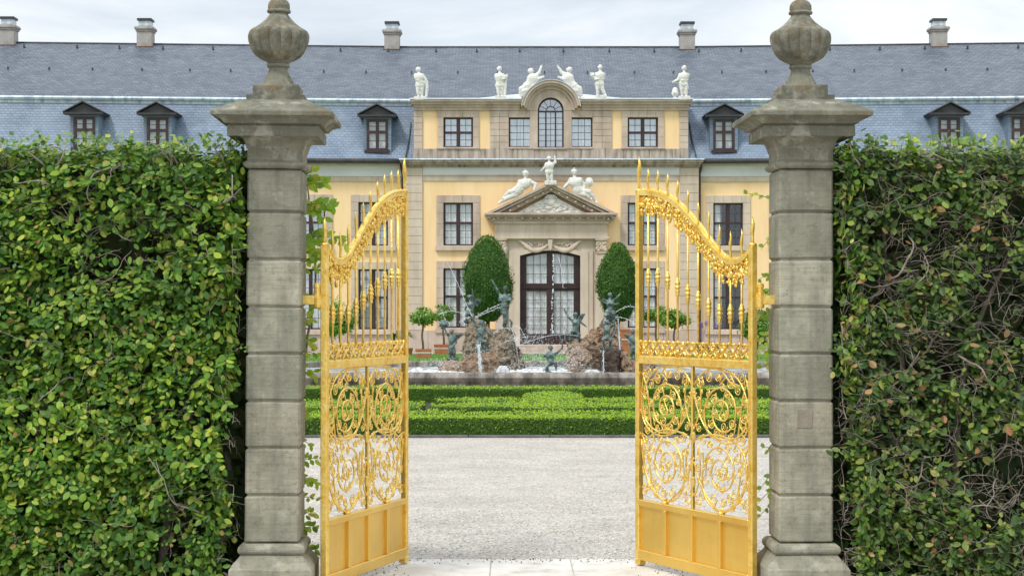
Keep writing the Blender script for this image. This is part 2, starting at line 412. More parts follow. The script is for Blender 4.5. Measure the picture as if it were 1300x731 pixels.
M['kerb'] = noise_mat('dark_kerb_stone', [(.3,(.075,.072,.068)),(.7,(.17,.165,.155))], 5, .9, bump=.3, bscale=30)
M['rim'] = noise_mat('fountain_rim_stone', [(.30,(.06,.053,.046)),(.46,(.17,.152,.13)),(.68,(.36,.325,.285))], 2.4, .85, bump=.3, bscale=25, stretch=(2.2,1,.6))
M['soil'] = noise_mat('dark_soil', [(.3,(.022,.022,.014)),(.7,(.05,.048,.03))], 6, .95, bump=.4, bscale=25)
M['lawn'] = noise_mat('lawn_grass', [(.3,(.08,.18,.03)),(.7,(.16,.29,.055))], 7, .9, bump=.6, bscale=70, bdist=.03)
M['tub'] = noise_mat('terracotta_red_tub', [(.3,(.33,.115,.055)),(.7,(.47,.19,.09))], 4, .8, bump=.1)
M['tub_band'] = noise_mat('pale_tub_band', [(.3,(.42,.36,.31)),(.7,(.55,.48,.42))], 4, .7, bump=0)
M['bark'] = noise_mat('grey_bark', [(.3,(.075,.06,.048)),(.7,(.20,.165,.135))], 9, .9, bump=.5, bscale=50, stretch=(1,1,.3))
M['twig'] = noise_mat('dry_twigs', [(.3,(.14,.115,.095)),(.7,(.38,.33,.275))], 14, .9, bump=0)
M['hornbeam'] = leaf_mat('hornbeam_leaves', [(0,(.034,.105,.014)),(.30,(.088,.210,.021)),(.60,(.178,.33,.030)),(.85,(.31,.44,.042)),(.965,(.46,.49,.08)),(.988,(.48,.36,.12)),(1,(.34,.17,.07))], .46, .24, .32, (1.3,.5,(.030,.098,.022)))
M['hornbeam_dry'] = leaf_mat('hornbeam_mixed_leaves', [(0,(.026,.066,.014)),(.35,(.062,.124,.021)),(.62,(.112,.190,.030)),(.86,(.21,.285,.046)),(.94,(.38,.37,.09)),(.97,(.44,.25,.11)),(1,(.36,.15,.07))], .46, .2, .32, (1.3,.5,(.030,.072,.022)))
M['young'] = leaf_mat('young_hornbeam_leaves', [(0,(.05,.13,.018)),(.4,(.10,.215,.026)),(.75,(.20,.33,.036)),(.94,(.38,.46,.06)),(.985,(.50,.46,.08)),(1,(.40,.22,.08))], .36, .36, .5)
M['twig_leaves'] = leaf_mat('fresh_leaves', [(0,(.16,.33,.025)),(.5,(.29,.48,.04)),(.85,(.45,.58,.06)),(1,(.58,.54,.08))], .4, .45, .4)
M['inner'] = leaf_mat('inner_leaves', [(0,(.016,.034,.010)),(.6,(.032,.062,.014)),(1,(.06,.055,.024))], .6, .05, .2)  # coloured darker to deepen the shade inside the tall hedges
M['box_old_shaded'] = leaf_mat('shaded_old_box_leaves', [(0,(.018,.048,.006)),(.5,(.042,.100,.009)),(.85,(.08,.165,.012)),(1,(.16,.26,.02))], .5, .12, .3)  # older growth on the hedge sides, with their shade put into the colour
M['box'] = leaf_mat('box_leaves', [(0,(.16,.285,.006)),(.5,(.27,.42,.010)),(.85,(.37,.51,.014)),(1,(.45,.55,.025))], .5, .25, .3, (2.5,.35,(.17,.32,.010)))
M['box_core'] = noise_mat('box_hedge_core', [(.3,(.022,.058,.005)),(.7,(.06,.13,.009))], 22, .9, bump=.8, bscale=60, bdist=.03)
M['yew'] = leaf_mat('yew_needles', [(0,(.022,.085,.010)),(.45,(.055,.155,.016)),(.8,(.115,.245,.024)),(1,(.18,.32,.035))], .55, .25, .3, (2.6,.5,(.028,.09,.012)))
M['yew_core'] = noise_mat('yew_core', [(.3,(.015,.042,.008)),(.7,(.032,.08,.014))], 9, .9, bump=.6, bscale=25, bdist=.04)
M['laurel'] = leaf_mat('laurel_leaves', [(0,(.07,.175,.02)),(.5,(.13,.285,.025)),(.85,(.24,.41,.04)),(1,(.33,.47,.06))], .4, .3, .5)
M['strap'] = leaf_mat('strap_leaves', [(0,(.05,.13,.02)),(.5,(.10,.22,.04)),(1,(.17,.30,.06))], .45, .25, .4)
M['flower'] = leaf_mat('mauve_petals', [(0,(.20,.13,.42)),(1,(.36,.27,.58))], .6, .3, .2)
def build_water():
    m, nt, b, tc = base_mat('rippled_water', .08, 0, .5)
    b.inputs['Base Color'].default_value = (.30,.34,.34,1)
    mp = nd(nt, 'ShaderNodeMapping'); mp.inputs['Scale'].default_value = (1,2,1); nt.links.new(tc.outputs['Object'], mp.inputs[0])
    n = nd(nt, 'ShaderNodeTexNoise', Scale=5, Detail=5, Roughness=.65); nt.links.new(mp.outputs[0], n.inputs[0])
    bp = nd(nt, 'ShaderNodeBump', Strength=.7, Distance=.08); nt.links.new(n.outputs[0], bp.inputs['Height'])
    nt.links.new(bp.outputs[0], b.inputs['Normal'])
    n2 = nd(nt, 'ShaderNodeTexNoise', Scale=1.6, Detail=8, Roughness=.72); nt.links.new(tc.outputs['Object'], n2.inputs[0])
    r = ramp(nt, n2.outputs[0], [(.44,(.20,.23,.23)),(.58,(.40,.43,.44)),(.70,(.72,.75,.76))]); nt.links.new(r.outputs[0], b.inputs['Base Color'])
    r2 = ramp(nt, n2.outputs[0], [(.45,.08),(.62,.7)]); nt.links.new(r2.outputs[0], b.inputs['Roughness'])
    return m
M['water'] = build_water()
def build_spray(name, op):
    m = bpy.data.materials.new(name); m.use_nodes = True; nt = m.node_tree
    b = nt.nodes['Principled BSDF']; b.inputs['Base Color'].default_value = (.86,.90,.92,1); b.inputs['Roughness'].default_value = .2
    tr = nd(nt, 'ShaderNodeBsdfTransparent'); mx = nd(nt, 'ShaderNodeMixShader')
    tc = nd(nt, 'ShaderNodeTexCoord'); n = nd(nt, 'ShaderNodeTexNoise', Scale=14, Detail=4); nt.links.new(tc.outputs['Object'], n.inputs[0])
    r = ramp(nt, n.outputs[0], [(.3,op*.4),(.65,min(1,op*1.4))]); nt.links.new(r.outputs[0], mx.inputs[0])
    nt.links.new(tr.outputs[0], mx.inputs[1]); nt.links.new(b.outputs[0], mx.inputs[2])
    nt.links.new(mx.outputs[0], nt.nodes['Material Output'].inputs[0]); return m
M['jet'] = build_spray('white_water', .60)
M['mist'] = build_spray('fine_spray', .28)
M['foam'] = build_spray('foam', .6)
# ================================================================ world, sun, camera
w = bpy.data.worlds.new('World'); scene.world = w; w.use_nodes = True
nt = w.node_tree; bg = nt.nodes['Background']
SUN_EL, SUN_AZ = R(54), R(-38)          # azimuth from behind the camera, towards the left
sky = nt.nodes.new('ShaderNodeTexSky'); sky.sky_type = 'NISHITA'; sky.sun_disc = False
sky.sun_elevation = SUN_EL
sd = Vector((-math.sin(R(38))*math.cos(SUN_EL), -math.cos(R(38))*math.cos(SUN_EL), math.sin(SUN_EL)))   # towards the sun
sky.sun_rotation = math.atan2(sd.x, sd.y)
tc = nt.nodes.new('ShaderNodeTexCoord')
sp = nd(nt, 'ShaderNodeSeparateXYZ'); nt.links.new(tc.outputs['Generated'], sp.inputs[0])
mp = nd(nt, 'ShaderNodeMapping'); mp.inputs['Scale'].default_value = (1.6,1.6,5.5); mp.inputs['Location'].default_value = (.35,.1,.2); nt.links.new(tc.outputs['Generated'], mp.inputs[0])
n = nd(nt, 'ShaderNodeTexNoise', Scale=2.1, Detail=7, Roughness=.55, Distortion=.4); nt.links.new(mp.outputs[0], n.inputs[0])
r = ramp(nt, n.outputs[0], [(.34,(4.7,5.4,6.2)),(.47,(6.6,7.15,7.7)),(.60,(8.7,8.95,9.05))])
el = nd(nt, 'ShaderNodeMapRange'); el.inputs[1].default_value = 0; el.inputs[2].default_value = .9; el.inputs[3].default_value = .82; el.inputs[4].default_value = 1.75
nt.links.new(sp.outputs[2], el.inputs[0])
cl = mixc(nt, 1.0, r.outputs[0], el.outputs[0], 'MULTIPLY')
fin = mixc(nt, .93, sky.outputs[0], cl)
nt.links.new(fin, bg.inputs[0]); bg.inputs[1].default_value = .088

sun = bpy.data.lights.new('sun', 'SUN'); sun.energy = 1.5; sun.angle = R(11); sun.color = (1,.955,.88)
so = bpy.data.objects.new('sun', sun); COL.objects.link(so)
so.rotation_euler = (-sd).to_track_quat('-Z', 'Y').to_euler(); so.location = (-20,-20,30)

cam = bpy.data.cameras.new('camera'); co = bpy.data.objects.new('camera', cam); COL.objects.link(co)
co.location = (0,0,E); co.rotation_euler = (R(90),0,0); cam.sensor_width = 36; cam.lens = 36*F/1300
cam.shift_y = (HY-365.5)/1300; cam.clip_start = .1; cam.clip_end = 3000
scene.camera = co
vs = scene.view_settings; vs.view_transform = 'Standard'; vs.look = 'None'; vs.gamma = 1; vs.exposure = EXPOSURE; vs.use_curve_mapping = False
scene.cycles.transparent_max_bounces = 16; scene.cycles.max_bounces = 7; scene.cycles.sample_clamp_indirect = 6

# ================================================================ ground
tag(obj('ground', MB().add([(-600,-100,0),(600,-100,0),(600,900,0),(-600,900,0)], [(0,1,2,3)]), M['gravel']), kind='structure')
g = MB()
for (x0,x1) in ((-1.35,-.145),(-.138,.395),(.402,1.62)):      # the three slabs of the threshold
    g.bev(x0, x1, 9.2, 11.55, -.05, .006, .003)
tag(obj('threshold', g, M['slab']), kind='structure')
g = MB()                                                        # grit washed over the edge of the slabs
for i in range(420):
    t = random.random(); x = random.uniform(-1.2,1.5); y = 11.55 - abs(random.gauss(0,.09))
    if random.random() < .45: x = random.choice((random.gauss(-.92,.17), random.gauss(1.02,.14))); y = random.uniform(10.5,11.5)
    s = random.uniform(.002,.0065); g.ell((x,y,.006+s*.4), s, 5, 3)
tag(obj('grit', g, M['grit']), kind='stuff')
g = MB()                                                        # gravel stones big enough to see nearby
for i in range(3800):
    x = random.uniform(-1.5,1.75); y = 11.55 + abs(random.gauss(0,1.9)); s = random.uniform(.004,.010)
    g.ell((x,y,s*.3), (s*random.uniform(.7,1.3),s*random.uniform(.7,1.3),s*.7), 5, 3)
peb = leaf_mat('loose_pebbles', [(0,(.36,.345,.33)),(.5,(.55,.53,.51)),(1,(.74,.72,.70))], .9, 0, .2)
tag(obj('loose_gravel', g, peb), kind='stuff')
tag(obj('soil', MB().add([(-14,22.5,.004),(15,22.5,.004),(15,32.3,.004),(-14,32.3,.004)], [(0,1,2,3)]), M['soil']), kind='structure')
k = MB()
x = -14
while x < 15:
    L = random.uniform(.9,1.2); k.bev(x, x+L-.008, 22.34, 22.46, -.05, .035+random.uniform(-.004,.006), .008); x += L
tag(obj('kerb', k, M['kerb']), kind='structure')
lm = MB()
NX, NY = 60, 24
for j in range(NY+1):
    for i in range(NX+1):
        x = -24+48*i/NX; y = 41.4+20.1*j/NY
        lm.v.append((x,y,.03+.02*noise.noise((x*.5,y*.5,0))))
for j in range(NY):
    for i in range(NX): a = j*(NX+1)+i; lm.f.append((a,a+1,a+NX+2,a+NX+1))
tag(obj('lawn', lm, M['lawn'], smooth=True), kind='structure')
gb = MB()
for i in range(16000):
    x = random.uniform(-9,10); y = random.uniform(41.5,61.3); add_leaf(gb, Vector((x,y,.03)), Vector((random.uniform(-1,1),-1,.2)), Vector((random.uniform(-.3,.3),0,1)), random.uniform(.03,.07), .02, 0, False)
tag(obj('grass', gb, leaf_mat('grass_blades', [(0,(.06,.15,.02)),(1,(.16,.30,.05))], .6, .3, .2)), kind='stuff')
# ================================================================ the palace
YB = 66.0
XC = WX(699, YB)
def wx(x): return WX(x, YB)
def wz(y): return WZ(y, YB)
def warp(v):            # the two wings come slightly forward
    d = abs(v[0]-XC) - 5.86
    return (v[0], v[1]-.075*max(0,d), v[2])
pal = thing('palace', 'long pale yellow baroque palace with grey slate mansard roof behind the fountain', 'palace', (XC, YB, 0))
WARP[0] = warp
def pb(mb, x0, x1, y0, y1, d0, d1, b=0):      # box from photo rectangle on the facade; d = metres in front of it
    if b: return mb.bev(wx(x0), wx(x1), YB-d0, YB-d1, wz(y0), wz(y1), b)
    return mb.box(wx(x0), wx(x1), YB-d0, YB-d1, wz(y0), wz(y1))
def wall(x0, x1, y0, y1, holes, d, th, mb):   # wall with openings, all in photo pixels
    xs = sorted({x0, x1} | {h[0] for h in holes} | {h[1] for h in holes}); ys = sorted({y0, y1} | {h[2] for h in holes} | {h[3] for h in holes})
    for i in range(len(xs)-1):
        # merge vertical runs of solid cells
        run = None
        for j in range(len(ys)-1):
            cx = (xs[i]+xs[i+1])/2; cy = (ys[j]+ys[j+1])/2
            solid = not any(h[0] < cx < h[1] and h[2] < cy < h[3] for h in holes)
            if solid: run = run if run is not None else ys[j]
            if (not solid) and run is not None: pb(mb, xs[i], xs[i+1], run, ys[j], d, d-th); run = None
        if run is not None: pb(mb, xs[i], xs[i+1], run, ys[-1], d, d-th)
    return mb
YG = 390 + E*F/YB       # ground line in photo pixels
# window openings: x0, x1, y0, y1
mid_win = [(563,601,258,312),(796,834,258,312),(563,601,341,416),(796,834,341,416)]
att_win = [(563,601,150,188),(796,835,150,188)]
att_side = [(646,675,150,188),(724,752,150,188)]
rw_win = [(905,943,258,312),(905,943,342,418),(984,1022,258,312),(984,1022,342,418),(1063,1101,258,312),(1063,1101,342,418)]
lw_win = [(455,493,257,312),(455,493,342,418),(376,414,257,312),(376,414,342,418),(297,335,257,312),(297,335,342,418)]
DOOR = (660,736,318,437)
CP = .28                # projection of the central block
# walls
m = MB(); wall(513, 886, 228, YG, mid_win+[DOOR], CP, .4, m); obj('central_wall', m, M['plaster'], pal)
m = MB(); wall(526, 873, 138, 196, att_win+att_side+[(682.5,715.5,126,189)], CP-.05, .35, m); obj('attic_wall', m, M['plaster'], pal)
for (a, b, wins, nm) in ((-420, 513, lw_win, 'wing_wall'), (886, 1820, rw_win, 'wing_wall')):
    m = MB()
    wall(a, b, 228, YG, wins, 0, .4, m)
    obj(nm, m, M['plaster'], pal)
    m = MB(); step = 60
    x = a
    while x < b:
        x2 = min(x+step, b); pb(m, x, x2, 211, 224.5, .10, -.3); x = x2
    obj('painted_frieze', m, M['frieze'], pal)
    m = MB(); x = a
    while x < b:
        x2 = min(x+step, b); pb(m, x, x2-.15, 224.5, 231, .06, -.3); pb(m, x, x2-.15, 207.5, 211, .30, -.3); x = x2
    obj('string_course', m, M['stone_pale'], pal)
    m = MB(); x = a
    while x < b:
        x2 = min(x+38, b); pb(m, x, x2-.2, 419, YG, .07, -.3, .01); x = x2
    obj('plinth', m, M['stone'], pal)
    m = MB(); pts = []
    x = a
    while x <= b: pts.append((wx(x), YB-.48, wz(206))); x += 30
    m.tube(pts, .10, 8)
    obj('gutter', m, M['darkmetal'], pal, smooth=True)
# dark rooms behind the windows
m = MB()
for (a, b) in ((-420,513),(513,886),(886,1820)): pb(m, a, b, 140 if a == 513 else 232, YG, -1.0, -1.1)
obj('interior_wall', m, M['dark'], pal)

# central cornice, frieze and string course
m = MB()
pb(m, 509, 890.5, 204.6, 208.2, CP+.42, -.2, .012); pb(m, 511, 888.5, 208.2, 210.6, CP+.32, -.2); pb(m, 512, 887.5, 210.6, 213.4, CP+.16, -.2)
obj('main_cornice', m, M['stone_dirty'], pal)
m = MB(); m.add([(wx(508),YB-CP-.45,wz(204.6)+.005),(wx(891.5),YB-CP-.45,wz(204.6)+.005),(wx(891.5),YB-CP+.02,wz(202.4)),(wx(508),YB-CP+.02,wz(202.4))], [(0,1,2,3)])
m.tube([(wx(508),YB-CP-.45,wz(204.5)),(wx(700),YB-CP-.45,wz(204.5)),(wx(891.5),YB-CP-.45,wz(204.5))], .035, 6)
obj('zinc_ledge', m, M['zinc'], pal)
m = MB(); pb(m, 537.2, 861.8, 213.4, 222.5, CP+.06, -.1); obj('painted_frieze', m, M['frieze'], pal)
m = MB(); pb(m, 513, 886, 222.5, 230.5, CP+.04, -.1)
pb(m, 513, 886, 222.5, 224, CP+.08, -.1)
obj('string_course', m, M['stone_pale'], pal)
# quoins
def quoin(mb, x0, x1, y0, y1, d, rows, split=None):
    h = (y1-y0)/rows
    for i in range(rows):
        c = [x0, x1]
        if split: c = [x0, split[i % 2], x1]
        for k in range(len(c)-1): pb(mb, c[k]+.12, c[k+1]-.12, y0+i*h+.14, y0+(i+1)*h-.14, d, d-.4, .012)
for (a, b) in ((513,537),(862,886)): m = MB(); quoin(m, a, b, 213.6, 419, CP+.09, 19); obj('quoin', m, M['stone_pale'], pal)
for (a, b, sp__) in ((526,537,None),(861.5,873,None),(622,646,(634.5,634.5)),(752,776.5,(764,764))):
    m = MB(); quoin(m, a, b, 141.5, 190, CP+.02 if not sp__ else CP+.01, 6, sp__); obj('attic_quoin', m, M['stone'], pal)
m = MB()
x = 525
while x < 873:
    x2 = min(x+random.uniform(18,34), 874); pb(m, x+.1, x2-.1, 190, 203.4, CP+.06, -.2, .012); x = x2
obj('attic_base', m, M['stone_dirty'], pal)
for (a, b) in ((513,650),(748,886)):
    m = MB(); x = a
    while x < b-1:
        x2 = min(x+31.1, b); pb(m, x+.1, x2-.1, 419, YG, CP+.08, -.1, .012); x = x2
    obj('plinth', m, M['stone'], pal)
# attic cornice with the round arch over the middle window
m = MB()
for (a, b) in ((521.5,664.5),(733.5,877.5)):
    o1 = 0 if a < 600 else 0
    pb(m, a, b, 128.4, 131.6, CP+.34, -.2, .01); pb(m, a+1.5, b-1.5, 131.6, 134.5, CP+.24, -.2); pb(m, a+4, b-4, 134.5, 137.8, CP+.12, -.2); pb(m, a+4.5, b-4.5, 137.8, 141.4, CP+.06, -.2)
acx, acz = wx(699), wz(141.5); u = YB/F
def ring(mb, r0, r1, d0, d1, a0, a1, n=28, cz=acz):
    for i in range(n):
        t0 = R(a0+(a1-a0)*i/n); t1 = R(a0+(a1-a0)*(i+1)/n)
        P = [(acx+r*math.cos(t)*u, cz+r*math.sin(t)*u) for (r,t) in ((r0,t0),(r1,t0),(r1,t1),(r0,t1))]
        mb.prism(P[::-1], YB-d0, YB-d1)
ring(m, 33.5, 37, CP+.36, -.3, 8, 172); ring(m, 30.5, 33.5, CP+.27, -.2, 4, 176); ring(m, 26.5, 30.5, CP+.14, -.2, 0, 180)
obj('attic_cornice', recalc(m) if False else m, M['stone'], pal)
m = MB(); ring(m, 16.4, 26.5, CP+.04, -.2, 0, 180, 28)
pb(m, 672.5, 682.6, 141.6, 189.5, CP+.03, -.2, .01); pb(m, 715.4, 725.5, 141.6, 189.5, CP+.03, -.2, .01)
pb(m, 646, 672.4, 141.7, 150.2, CP+.02, -.2, .008); pb(m, 725.6, 752, 141.7, 150.2, CP+.02, -.2, .008)
pb(m, 646, 675, 187.9, 190.2, CP+.10, -.2, .008); pb(m, 723.5, 752, 187.9, 190.2, CP+.10, -.2, .008); pb(m, 676, 722, 188.6, 190.6, CP+.12, -.2, .008)
obj('arch_surround', m, M['stone'], pal)
m = MB()    # low zinc roof behind the attic cornice
zt = wz(128.4)+.006
for sgn, a, bb in ((-1, 521, 662), (1, 878, 736)):
    m.add([(wx(a),YB-CP-.36,zt),(wx(bb),YB-CP-.36,zt+.01),(wx(bb+(6 if sgn<0 else -6)),YB+.9,wz(115.0)),(wx(bb+sgn*104),YB+.9,wz(126.0)),(wx(a),YB+.9,wz(127.4))], [(0,1,2,3,4)])
    m.tube([(wx(a),YB-CP-.36,zt),(wx(bb),YB-CP-.36,zt)], .03, 6)
ring(m, 37.05, 37.7, CP+.40, -.9, 6, 174)
obj('zinc_roof', m, M['zinc_light'], pal)

# window surrounds
def surround(mb, w, t, top, bot, d, sill=True):
    x0, x1, y0, y1 = w
    n = max(3, int((y1-y0)/11))
    for i in range(n):
        for (a, b) in ((x0-t, x0+.3), (x1-.3, x1+t)):
            pb(mb, a+.05, b, y0+(y1-y0)*i/n+.1, y0+(y1-y0)*(i+1)/n-.1, d, d-.36, .008)
    k = 5
    for i in range(k):
        a = x0-t+(x1-x0+2*t)*i/k; b = x0-t+(x1-x0+2*t)*(i+1)/k
        pb(mb, a+.1, b-.1, y0-top, y0-.1, d+.002, d-.36, .008)
    if sill: pb(mb, x0-t-1.0, x1+t+1.0, y1+.1, y1+bot, d+.10, d-.36, .012)
for wi in mid_win: m = MB(); surround(m, wi, 8.5, 9.5, 6.5, CP+.05); obj('window_surround', m, M['stone'], pal)
for wi in att_win: m = MB(); surround(m, wi, 7.2, 8.3, 2.3, CP+.02); obj('window_surround', m, M['stone'], pal)
for wi in lw_win[:4] + rw_win[:4]: m = MB(); surround(m, wi, 9, 9.5, 6.5, .06); obj('window_surround', m, M['stone_pale'], pal)

# windows
def window(wi, d, cols, rows, cross, glass, curt, name='window'):
    x0, x1, y0, y1 = wi
    f = MB(); fw = 1.9; dd = d-.05
    pb(f, x0, x0+fw, y0, y1, dd, dd-.08); pb(f, x1-fw, x1, y0, y1, dd, dd-.08); pb(f, x0+fw, x1-fw, y0, y0+fw, dd, dd-.08); pb(f, x0+fw, x1-fw, y1-fw, y1, dd, dd-.08)
    xs = [(x0+fw, x1-fw)]; ys = [(y0+fw, y1-fw)]
    if cross:
        mx = (x0+x1)/2; my = y0+(y1-y0)*cross
        pb(f, mx-1.6, mx+1.6, y0+fw, y1-fw, dd+.03, dd-.08); pb(f, x0+fw, mx-1.6, my-1.4, my+1.4, dd+.02, dd-.08); pb(f, mx+1.6, x1-fw, my-1.4, my+1.4, dd+.02, dd-.08)
        xs = [(x0+fw, mx-1.6), (mx+1.6, x1-fw)]; ys = [(y0+fw, my-1.4), (my+1.4, y1-fw)]
    for (a, b) in xs:
        for (c, e) in ys:
            if cross:
                pb(f, a, a+.7, c, e, dd, dd-.05); pb(f, b-.7, b, c, e, dd, dd-.05)
            for i in range(1, cols): t = a+(b-a)*i/cols; pb(f, t-.30, t+.30, c, e, dd-.01, dd-.045)
            rr = rows if not cross else max(2, round(rows*(e-c)/((y1-y0)/2)))
            for j in range(1, rr): t = c+(e-c)*j/rr; pb(f, a, b, t-.28, t+.28, dd-.012, dd-.043)
    wo = obj(name, f, M['wood'], pal)
    p = MB(); pb(p, x0+1, x1-1, y0+1, y1-1, dd-.05, dd-.06); obj('pane', p, glass, wo)
    if curt:
        c = MB()
        for (a, b) in curt:
            A = x0+1+(x1-x0-2)*a; B = x0+1+(x1-x0-2)*b; n = max(6, int((B-A)*1.1))
            for i in range(n):
                xa = A+(B-A)*i/n; xb = A+(B-A)*(i+1)/n
                da = dd-.11-.018*math.sin(i*1.9); db = dd-.11-.018*math.sin((i+1)*1.9)
                c.add([(wx(xa),YB-da,wz(y1-1)),(wx(xb),YB-db,wz(y1-1)),(wx(xb),YB-db,wz(y0+1)),(wx(xa),YB-da,wz(y0+1))], [(0,1,2,3)])
        obj('curtain', c, M['curtain'], wo)
    return wo
full = [(0,.49),(.51,1)]
for wi in mid_win: window(wi, CP-.05, 2, 3, .47, M['glass'], full)
window(lw_win[0], -.06, 2, 3, .47, M['glass'], [(.05,.45),(.55,.95)]); window(lw_win[1], -.06, 2, 3, .47, M['glass_sky'], full)
window(lw_win[2], -.06, 2, 3, .47, M['glass_sky'], full); window(lw_win[3], -.06, 2, 3, .47, M['glass_sky'], full)
window(rw_win[0], -.06, 2, 3, .47, M['glass'], [(.03,.28)]); window(rw_win[1], -.06, 2, 3, .47, M['glass'], [(.06,.3)])
window(rw_win[2], -.06, 2, 3, .47, M['glass'], full); window(rw_win[3], -.06, 2, 3, .47, M['glass'], full)
for wi in att_win: window(wi, CP-.10, 2, 2, .5, M['glass_sky'], [(.0,.48),(.52,1)])
for wi in att_side: window(wi, CP-.10, 3, 4, 0, M['glass_sky'], full)
# arched window
f = MB(); d0 = CP-.15
def aring(mb, r0, r1, da, db, n=24):
    for i in range(n):
        t0 = PI*i/n; t1 = PI*(i+1)/n
        P = [(acx+r*math.cos(t)*u, acz+r*math.sin(t)*u) for (r,t) in ((r0,t0),(r1,t0),(r1,t1),(r0,t1))]
        mb.prism(P[::-1], YB-da, YB-db)
aring(f, 14.4, 16.6, d0, d0-.08); aring(f, 5.2, 6.2, d0-.01, d0-.06, 12)
for x in (682.5, 713.6): pb(f, x, x+1.9, 141.5, 188.6, d0, d0-.08)
for x in (692, 704.2): pb(f, x, x+1.8, 143, 188.6, d0+.02, d0-.08)
pb(f, 684.4, 713.6, 141.4, 143.2, d0+.02, d0-.08); pb(f, 684.4, 713.6, 186.9, 188.6, d0, d0-.08)
for (a, b) in ((684.4,692),(693.8,704.2),(706,713.6)):
    for j in range(1,6): y = 143.2+43.7*j/6; pb(f, a, b, y-.27, y+.27, d0-.01, d0-.05)
for x in (698.5+.5,): pb(f, x-.3, x+.3, 143, 187, d0-.01, d0-.05)
for t in (25,55,90,125,155):
    t = R(t); f.tube([(acx+6*u*math.cos(t),YB-d0+.03,acz+6*u*math.sin(t)),(acx+15*u*math.cos(t),YB-d0+.03,acz+15*u*math.sin(t))], .012, 4)
aw = obj('arched_window', f, M['wood'], pal)
p = MB(); P = [(acx+15.8*u*math.cos(PI*i/24), acz+15.8*u*math.sin(PI*i/24)) for i in range(25)] + [(wx(683.3), wz(188)), (wx(714.7), wz(188))]
p.prism(P[::-1], YB-d0+.05, YB-d0+.06); obj('pane', p, M['glass_sky'], aw)
c = MB(); pb(c, 684, 714, 143, 188, d0-.12, d0-.14); obj('curtain', c, M['curtain'], aw)

# ---------------------------------------------------------------- portal
m = MB()
dp = CP+.30
for (a, b) in ((628.5,643),(755,769.5)):                  # outer pilaster strips
    pb(m, a, b, 322, 428, dp, 0, .012); pb(m, a-2, b+2, 428, YG, dp+.08, 0, .02); pb(m, a-1, b+1, 424, 428, dp+.04, 0)
for (a, b) in ((643,660),(736,755)):
    pb(m, a, b, 303.5, YG, dp-.16, 0)
    pb(m, a+3 if a < 700 else a, b if a < 700 else b-3, 318, YG, dp-.10, 0)
    pb(m, (a+9 if a < 700 else a), (b if a < 700 else b-9), 320, YG, dp-.05, 0)
# spandrel with the flat arch over the door
P = [(wx(660), wz(303.5)), (wx(736), wz(303.5)), (wx(736), wz(325))] + [(wx(736-76*i/16), wz(325-6.5*math.sin(PI*i/16))) for i in range(1,16)] + [(wx(660), wz(325))]
m.prism(P[::-1], YB-dp+.14, YB)
P2 = [(wx(736-76*i/16), wz(325-6.5*math.sin(PI*i/16))) for i in range(17)]; P2 = P2 + [(x, z+.16) for (x,z) in P2[::-1]]
m.prism(P2, YB-dp+.05, YB-dp+.3)
pb(m, 626, 772, 301, 304, dp+.06, 0, .01); pb(m, 628, 770, 296.5, 300.9, dp+.02, 0); pb(m, 629, 769, 285, 296.5, dp, 0)
pb(m, 626, 772, 282, 285, dp+.10, 0, .01)
obj('portal_surround', m, M['stone_pale'], pal)
def blob(x, y, d, r): m.ell((wx(x), YB-d, wz(y)), (r, r*.6, r), 7, 5)
for x0 in (629,755.5):                                    # carved capitals
    m = MB()
    pb(m, x0-.8, x0+14.8, 304.2, 306, dp+.10, 0, .01); pb(m, x0, x0+14, 320.5, 322, dp+.05, 0)
    for i in range(24): blob(x0+.8+random.random()*12.5, 307+random.random()*12.5, dp+.02, random.uniform(.045,.085))
    for s_ in (-1,1):
        m.tube([(wx(x0+7+s_*5+1.6*math.cos(t*.7)*(1-t/12)), YB-dp-.06, wz(308.5+1.8*math.sin(t*.7)*(1-t/12))) for t in range(10)], .025, 5)
    obj('carved_capital', m, M['stone_pale'], pal, smooth=True, sharp=50)
m = MB()                                                  # garlands hung from the keystone
for s_ in (-1,1):
    for i in range(34):
        t = i/33; x = 698+s_*(2+36*t); y = 311+9.5*math.sin(PI*min(1,t*1.05))-4*t; blob(x, y, dp-.05, .05+.045*math.sin(PI*t))
    for i in range(16): blob(698+s_*(8+26*random.random()), 309+random.random()*4, dp-.09, .045)
    m.tube([(wx(698+s_*(28+4*math.cos(t*.6)*(1-t/16))), YB-dp+.08, wz(310+3.2*math.sin(t*.6)*(1-t/16))) for t in range(14)], .03, 5)
m.prism([(wx(695), wz(305)), (wx(701), wz(305)), (wx(700), wz(316)), (wx(698), wz(319)), (wx(696), wz(316))][::-1], YB-dp-.10, YB-dp+.3)
obj('garland', m, M['stone_pale'], pal, smooth=True, sharp=50)
# pediment
m = MB(); ap = (wx(699), wz(233)); dq = dp+.42
def slant(off0, off1, d, xa=617, xb=781, yb=276):
    for sx, x in ((-1, xa), (1, xb)):
        m.prism([(wx(x), wz(yb)+off0), (wx(x), wz(yb)+off1), (ap[0], ap[1]+off1), (ap[0], ap[1]+off0)] if sx < 0 else [(ap[0], ap[1]+off0), (ap[0], ap[1]+off1), (wx(x), wz(yb)+off1), (wx(x), wz(yb)+off0)], YB-d, YB-.1)
slant(-.10, .0, dq, 617, 781, 272.4); slant(-.20, -.10, dq-.10, 619, 779, 272.8); slant(-.36, -.20, dq-.28, 624, 774, 271.5)
pb(m, 615.5, 782.5, 271.8, 274.6, dq+.013, .1, .01); pb(m, 618, 780, 274.6, 277.0, dq-.127, .1); pb(m, 622, 776, 277, 281.9, dq-.291, .1)
obj('pediment', m, M['stone'], pal)
for i in range(16):                                        # little modillion blocks
    m = MB(); x = 622+i*(154/15); pb(m, x-1.2, x+1.2, 277.3, 279.2, dq-.14, dq-.30); obj('modillion', m, M['stone_pale'], pal)
